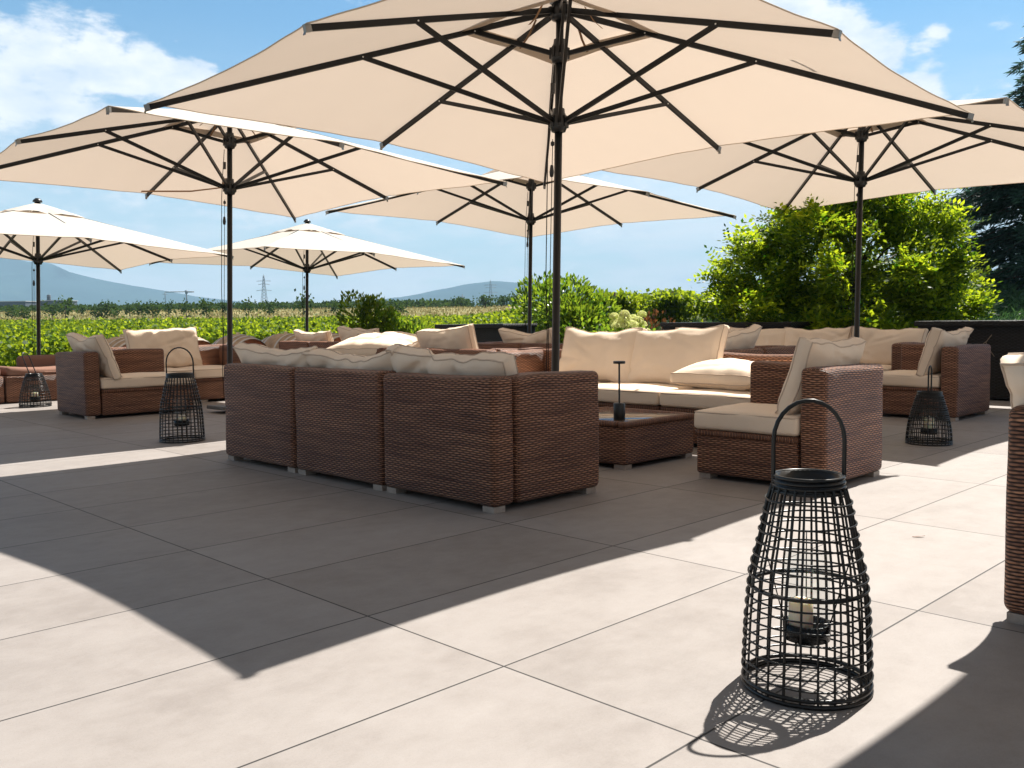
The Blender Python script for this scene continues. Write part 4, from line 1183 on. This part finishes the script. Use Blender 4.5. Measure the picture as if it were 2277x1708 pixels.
# ------------------------------------------------------------------ far things: pylons, poles, crane, sheds, mountains
def pylon(label, s0, a, zt, zb, wide):
    o = thing('pylon', label, 'pylon', (*sl(s0, a * s0), zb), 0, 'power pylons in the plain'); H = zt - zb
    o.rotation_euler = (0, 0, math.atan2(RH[1], RH[0]))
    m = MB(); bw = H * .085; tw_ = H * .018
    th = H * .010
    def wid(t): return bw * (1 - t) ** 1.2 + tw_
    N = 9; lv = [i / N for i in range(N + 1)]
    for sx in (-1, 1):
        for sy in (-1, 1):
            m.tube([(sx * wid(t), sy * wid(t), H * t) for t in lv], th * .7, 4)
    for i in range(N):
        t0, t1 = lv[i], lv[i + 1]
        for sy in (-1, 1):
            m.tube([(-wid(t0), sy * wid(t0), H * t0), (wid(t1), sy * wid(t1), H * t1)], th * .4, 4); m.tube([(wid(t0), sy * wid(t0), H * t0), (-wid(t1), sy * wid(t1), H * t1)], th * .4, 4)
    m.build('mast', M['pylon'], o)
    for (t, w) in ((.30, .0), (.46, 1.0), (.68, .75), (.80, .95)):
        if not w: continue
        w *= wide
        c = MB(); c.tube([(-w, 0, H * t), (w, 0, H * t)], th * .55, 4); c.tube([(-w, 0, H * t), (0, 0, H * (t + .045)), (w, 0, H * t)], th * .4, 4); c.build('cross_arm', M['pylon'], o)
    MB().tube([(0, 0, H), (0, 0, H * 1.05)], th * .6, 4).build('peak', M['pylon'], o)
    return o
def zpx(s0, a, v): # height of a far point seen at row v
    u_ = 1106 + 1986.04 * a
    vh = 829.5 + 1986.04 * (-.06940 - .010378 * a) 
    return CAMH + (vh + 1986.04 * 2 * .0 - v) * 0 + 0
def zrow(s0, a, up): return CAMH + up * s0 / 1986.04
pylon('lattice pylon standing between two umbrella poles at left', 620, (575 - 1106) / 1986., zrow(620, 0, 101), zrow(620, 0, 42), 5.2)
pylon('lattice pylon in front of the pale blue hill', 620, (1062 - 1106) / 1986., zrow(620, 0, 85), zrow(620, 0, 38), 4.8)
def upole(label, s0, u, up0, up1, arm=.8):
    o = thing('utility_pole', label, 'pole', (*sl(s0, (u - 1106) / 1986. * s0), zrow(s0, 0, up0)), 0, 'small utility poles'); H = (up1 - up0) * s0 / 1986.
    o.rotation_euler = (0, 0, math.atan2(RH[1], RH[0]))
    MB().tube([(0, 0, 0), (0, 0, H)], .16, 5).build('post', M['pylon'], o); MB().tube([(-arm, 0, H * .8), (arm, 0, H * .8)], .10, 4).build('cross_arm', M['pylon'], o)
upole('small utility pole left of the construction crane', 420, 362, 42, 69, 1.1)
upole('small utility pole left of the right pylon', 380, 1001, 30, 57, 1.1)
upole('small utility pole near the round bush', 380, 755, 34, 60, 1.1)
cr = thing('crane', 'small construction crane far off at left', 'crane', (*sl(600, (408 - 1106) / 1986. * 600), zrow(600, 0, 40)), 0); cr.rotation_euler = (0, 0, math.atan2(RH[1], RH[0]))
Hc = 28 * 600 / 1986.
MB().tube([(0, 0, 0), (0, 0, Hc)], .45, 4).build('tower', M['pylon'], cr); MB().tube([(-14, 0, Hc), (0, 0, Hc * 1.02), (0, 0, Hc * 1.02)], .30, 4).build('jib', M['pylon'], cr); MB().tube([(0, 0, Hc), (5, 0, Hc)], .45, 4).build('counter_jib', M['pylon'], cr)
MB().tube([(0, 0, Hc * .85), (0, 0, Hc * 1.12)], .9, 6).build('cab', M['pylon'], cr)
for (u0, u1, up0, up1, s0, nm, lab) in ((8, 75, 38, 50, 330, 'shed', 'long dark shed at the far left horizon'), (104, 160, 40, 51, 340, 'shed', 'dark flat-roofed shed beside the silo'), (108, 116, 48, 63, 350, 'silo', 'dark silo rising above the flat sheds')):
    a0, a1 = (u0 - 1106) / 1986., (u1 - 1106) / 1986.; c = sl(s0, (a0 + a1) / 2 * s0); w = (a1 - a0) * s0
    o = thing(nm, lab, 'building' if nm == 'shed' else 'silo', (*c, zrow(s0, 0, up0) - 2), 0, 'far industrial sheds' if nm == 'shed' else None); o.rotation_euler = (0, 0, math.atan2(RH[1], RH[0])); h = (up1 - up0) * s0 / 1986. + 2
    if nm == 'shed':
        MB().box((0, 0, h / 2), (w, 9, h)).build('wall', M['building'], o); MB().box((0, 0, h + .12), (w + .5, 9.5, .24)).build('roof', M['hoop'], o)
        for k in range(4): MB().box((-w * .36 + k * w * .24, -4.51, h * .62), (w * .1, .06, h * .22)).build('window', M['tableglass'], o)
    else:
        MB().lathe([(w * .5, 0), (w * .5, h), (w * .4, h + .3), (0, h + .4)], 16).build('body', M['building'], o)
        MB().lathe([(w * .52, h * .9), (w * .52, h * .95)], 16).build('ring', M['pylon'], o)

def mountain(name, crest, depth, mat):
    """crest: [(x, y, z)], a ridge with a slope on both sides"""
    C = np.array(crest, float); k = 8
    t = np.linspace(0, len(C) - 1, (len(C) - 1) * k + 1); C = np.column_stack([np.interp(t, np.arange(len(C)), C[:, i]) for i in range(3)])
    rows_ = []
    offs = np.array([-1, -.8, -.6, -.42, -.27, -.14, -.05, 0, .2, .6, 1.0])
    for i, o_ in enumerate(offs):
        f = 1 - abs(o_) ** .75 if o_ < 0 else 1 - o_
        q = C.copy()
        q[:, :2] += FH[None] * o_ * depth
        q[:, 2] = 40 + (C[:, 2] - 40) * f
        nz_ = np.array([fbm((p[0] * .006, p[1] * .006, 1), 5) for p in q])
        q[:, 2] += nz_ * 16 * (1 - abs(f - .5)) * (1 if abs(o_) > .01 else .3)
        q[:, :2] += FH[None] * (np.array([fbm((p[0] * .004, p[1] * .004, 7), 4) for p in q]) * 110 * (0 if abs(o_) < .01 else 1))[:, None]
        rows_.append(q)
    V = np.concatenate(rows_); n = len(C); F = np.array([(i * n + j, i * n + j + 1, (i + 1) * n + j + 1, (i + 1) * n + j) for i in range(len(offs) - 1) for j in range(n - 1)])[:, ::-1]
    tag(np_mesh(name, V, F, mat, smooth=True), kind='structure')
mm, nt, out = newmat('forested_mountain'); b = NB(nt)
pos = b.tc().outputs['Object']; nz = b.noise(pos, .006, 6, .6)
c = b.ramp(nz, [(.35, (.008, .026, .034)), (.6, (.022, .050, .052)), (.75, (.06, .085, .07))]); p = b.bsdf(c, .9, None, .05); nt.links.new(p.outputs[0], out.inputs[0])
mountain('mountain', [(640, 3640, 190), (825, 3445, 222), (954, 3317, 227), (1017, 3253, 208), (1070, 3199, 200), (1111, 3155, 172), (1164, 3101, 153), (1258, 3004, 125), (1322, 2939, 109), (1396, 2864, 89), (1459, 2799, 78), (1544, 2713, 60), (1650, 2620, 45)], 900, mm)
mountain('hill', [(1740, 2500, 55), (1865, 2394, 75), (1931, 2331, 94), (2018, 2246, 118), (2086, 2180, 128), (2168, 2097, 122), (2284, 1979, 104), (2443, 1818, 74), (2600, 1640, 45)], 700, mm)

# ------------------------------------------------------------------ the air between here and the mountains
hz, nt, out = newmat('haze_air'); b = NB(nt)
pv = b.n('ShaderNodeVolumePrincipled'); pv.inputs['Color'].default_value = (0.47, 0.75, 1.0, 1); pv.inputs['Density'].default_value = 0.00030; pv.inputs['Anisotropy'].default_value = 0.0
nt.links.new(pv.outputs[0], out.inputs['Volume'])
c = sl(2000, 0)
HB = MB().box((0, 0, 0), (5000, 9000, 330))
ho = HB.build('haze', hz); ho.location = (c[0], c[1], 330 / 2 - 6); ho.rotation_euler = (0, 0, math.atan2(FH[1], FH[0])); tag(ho, kind='stuff')
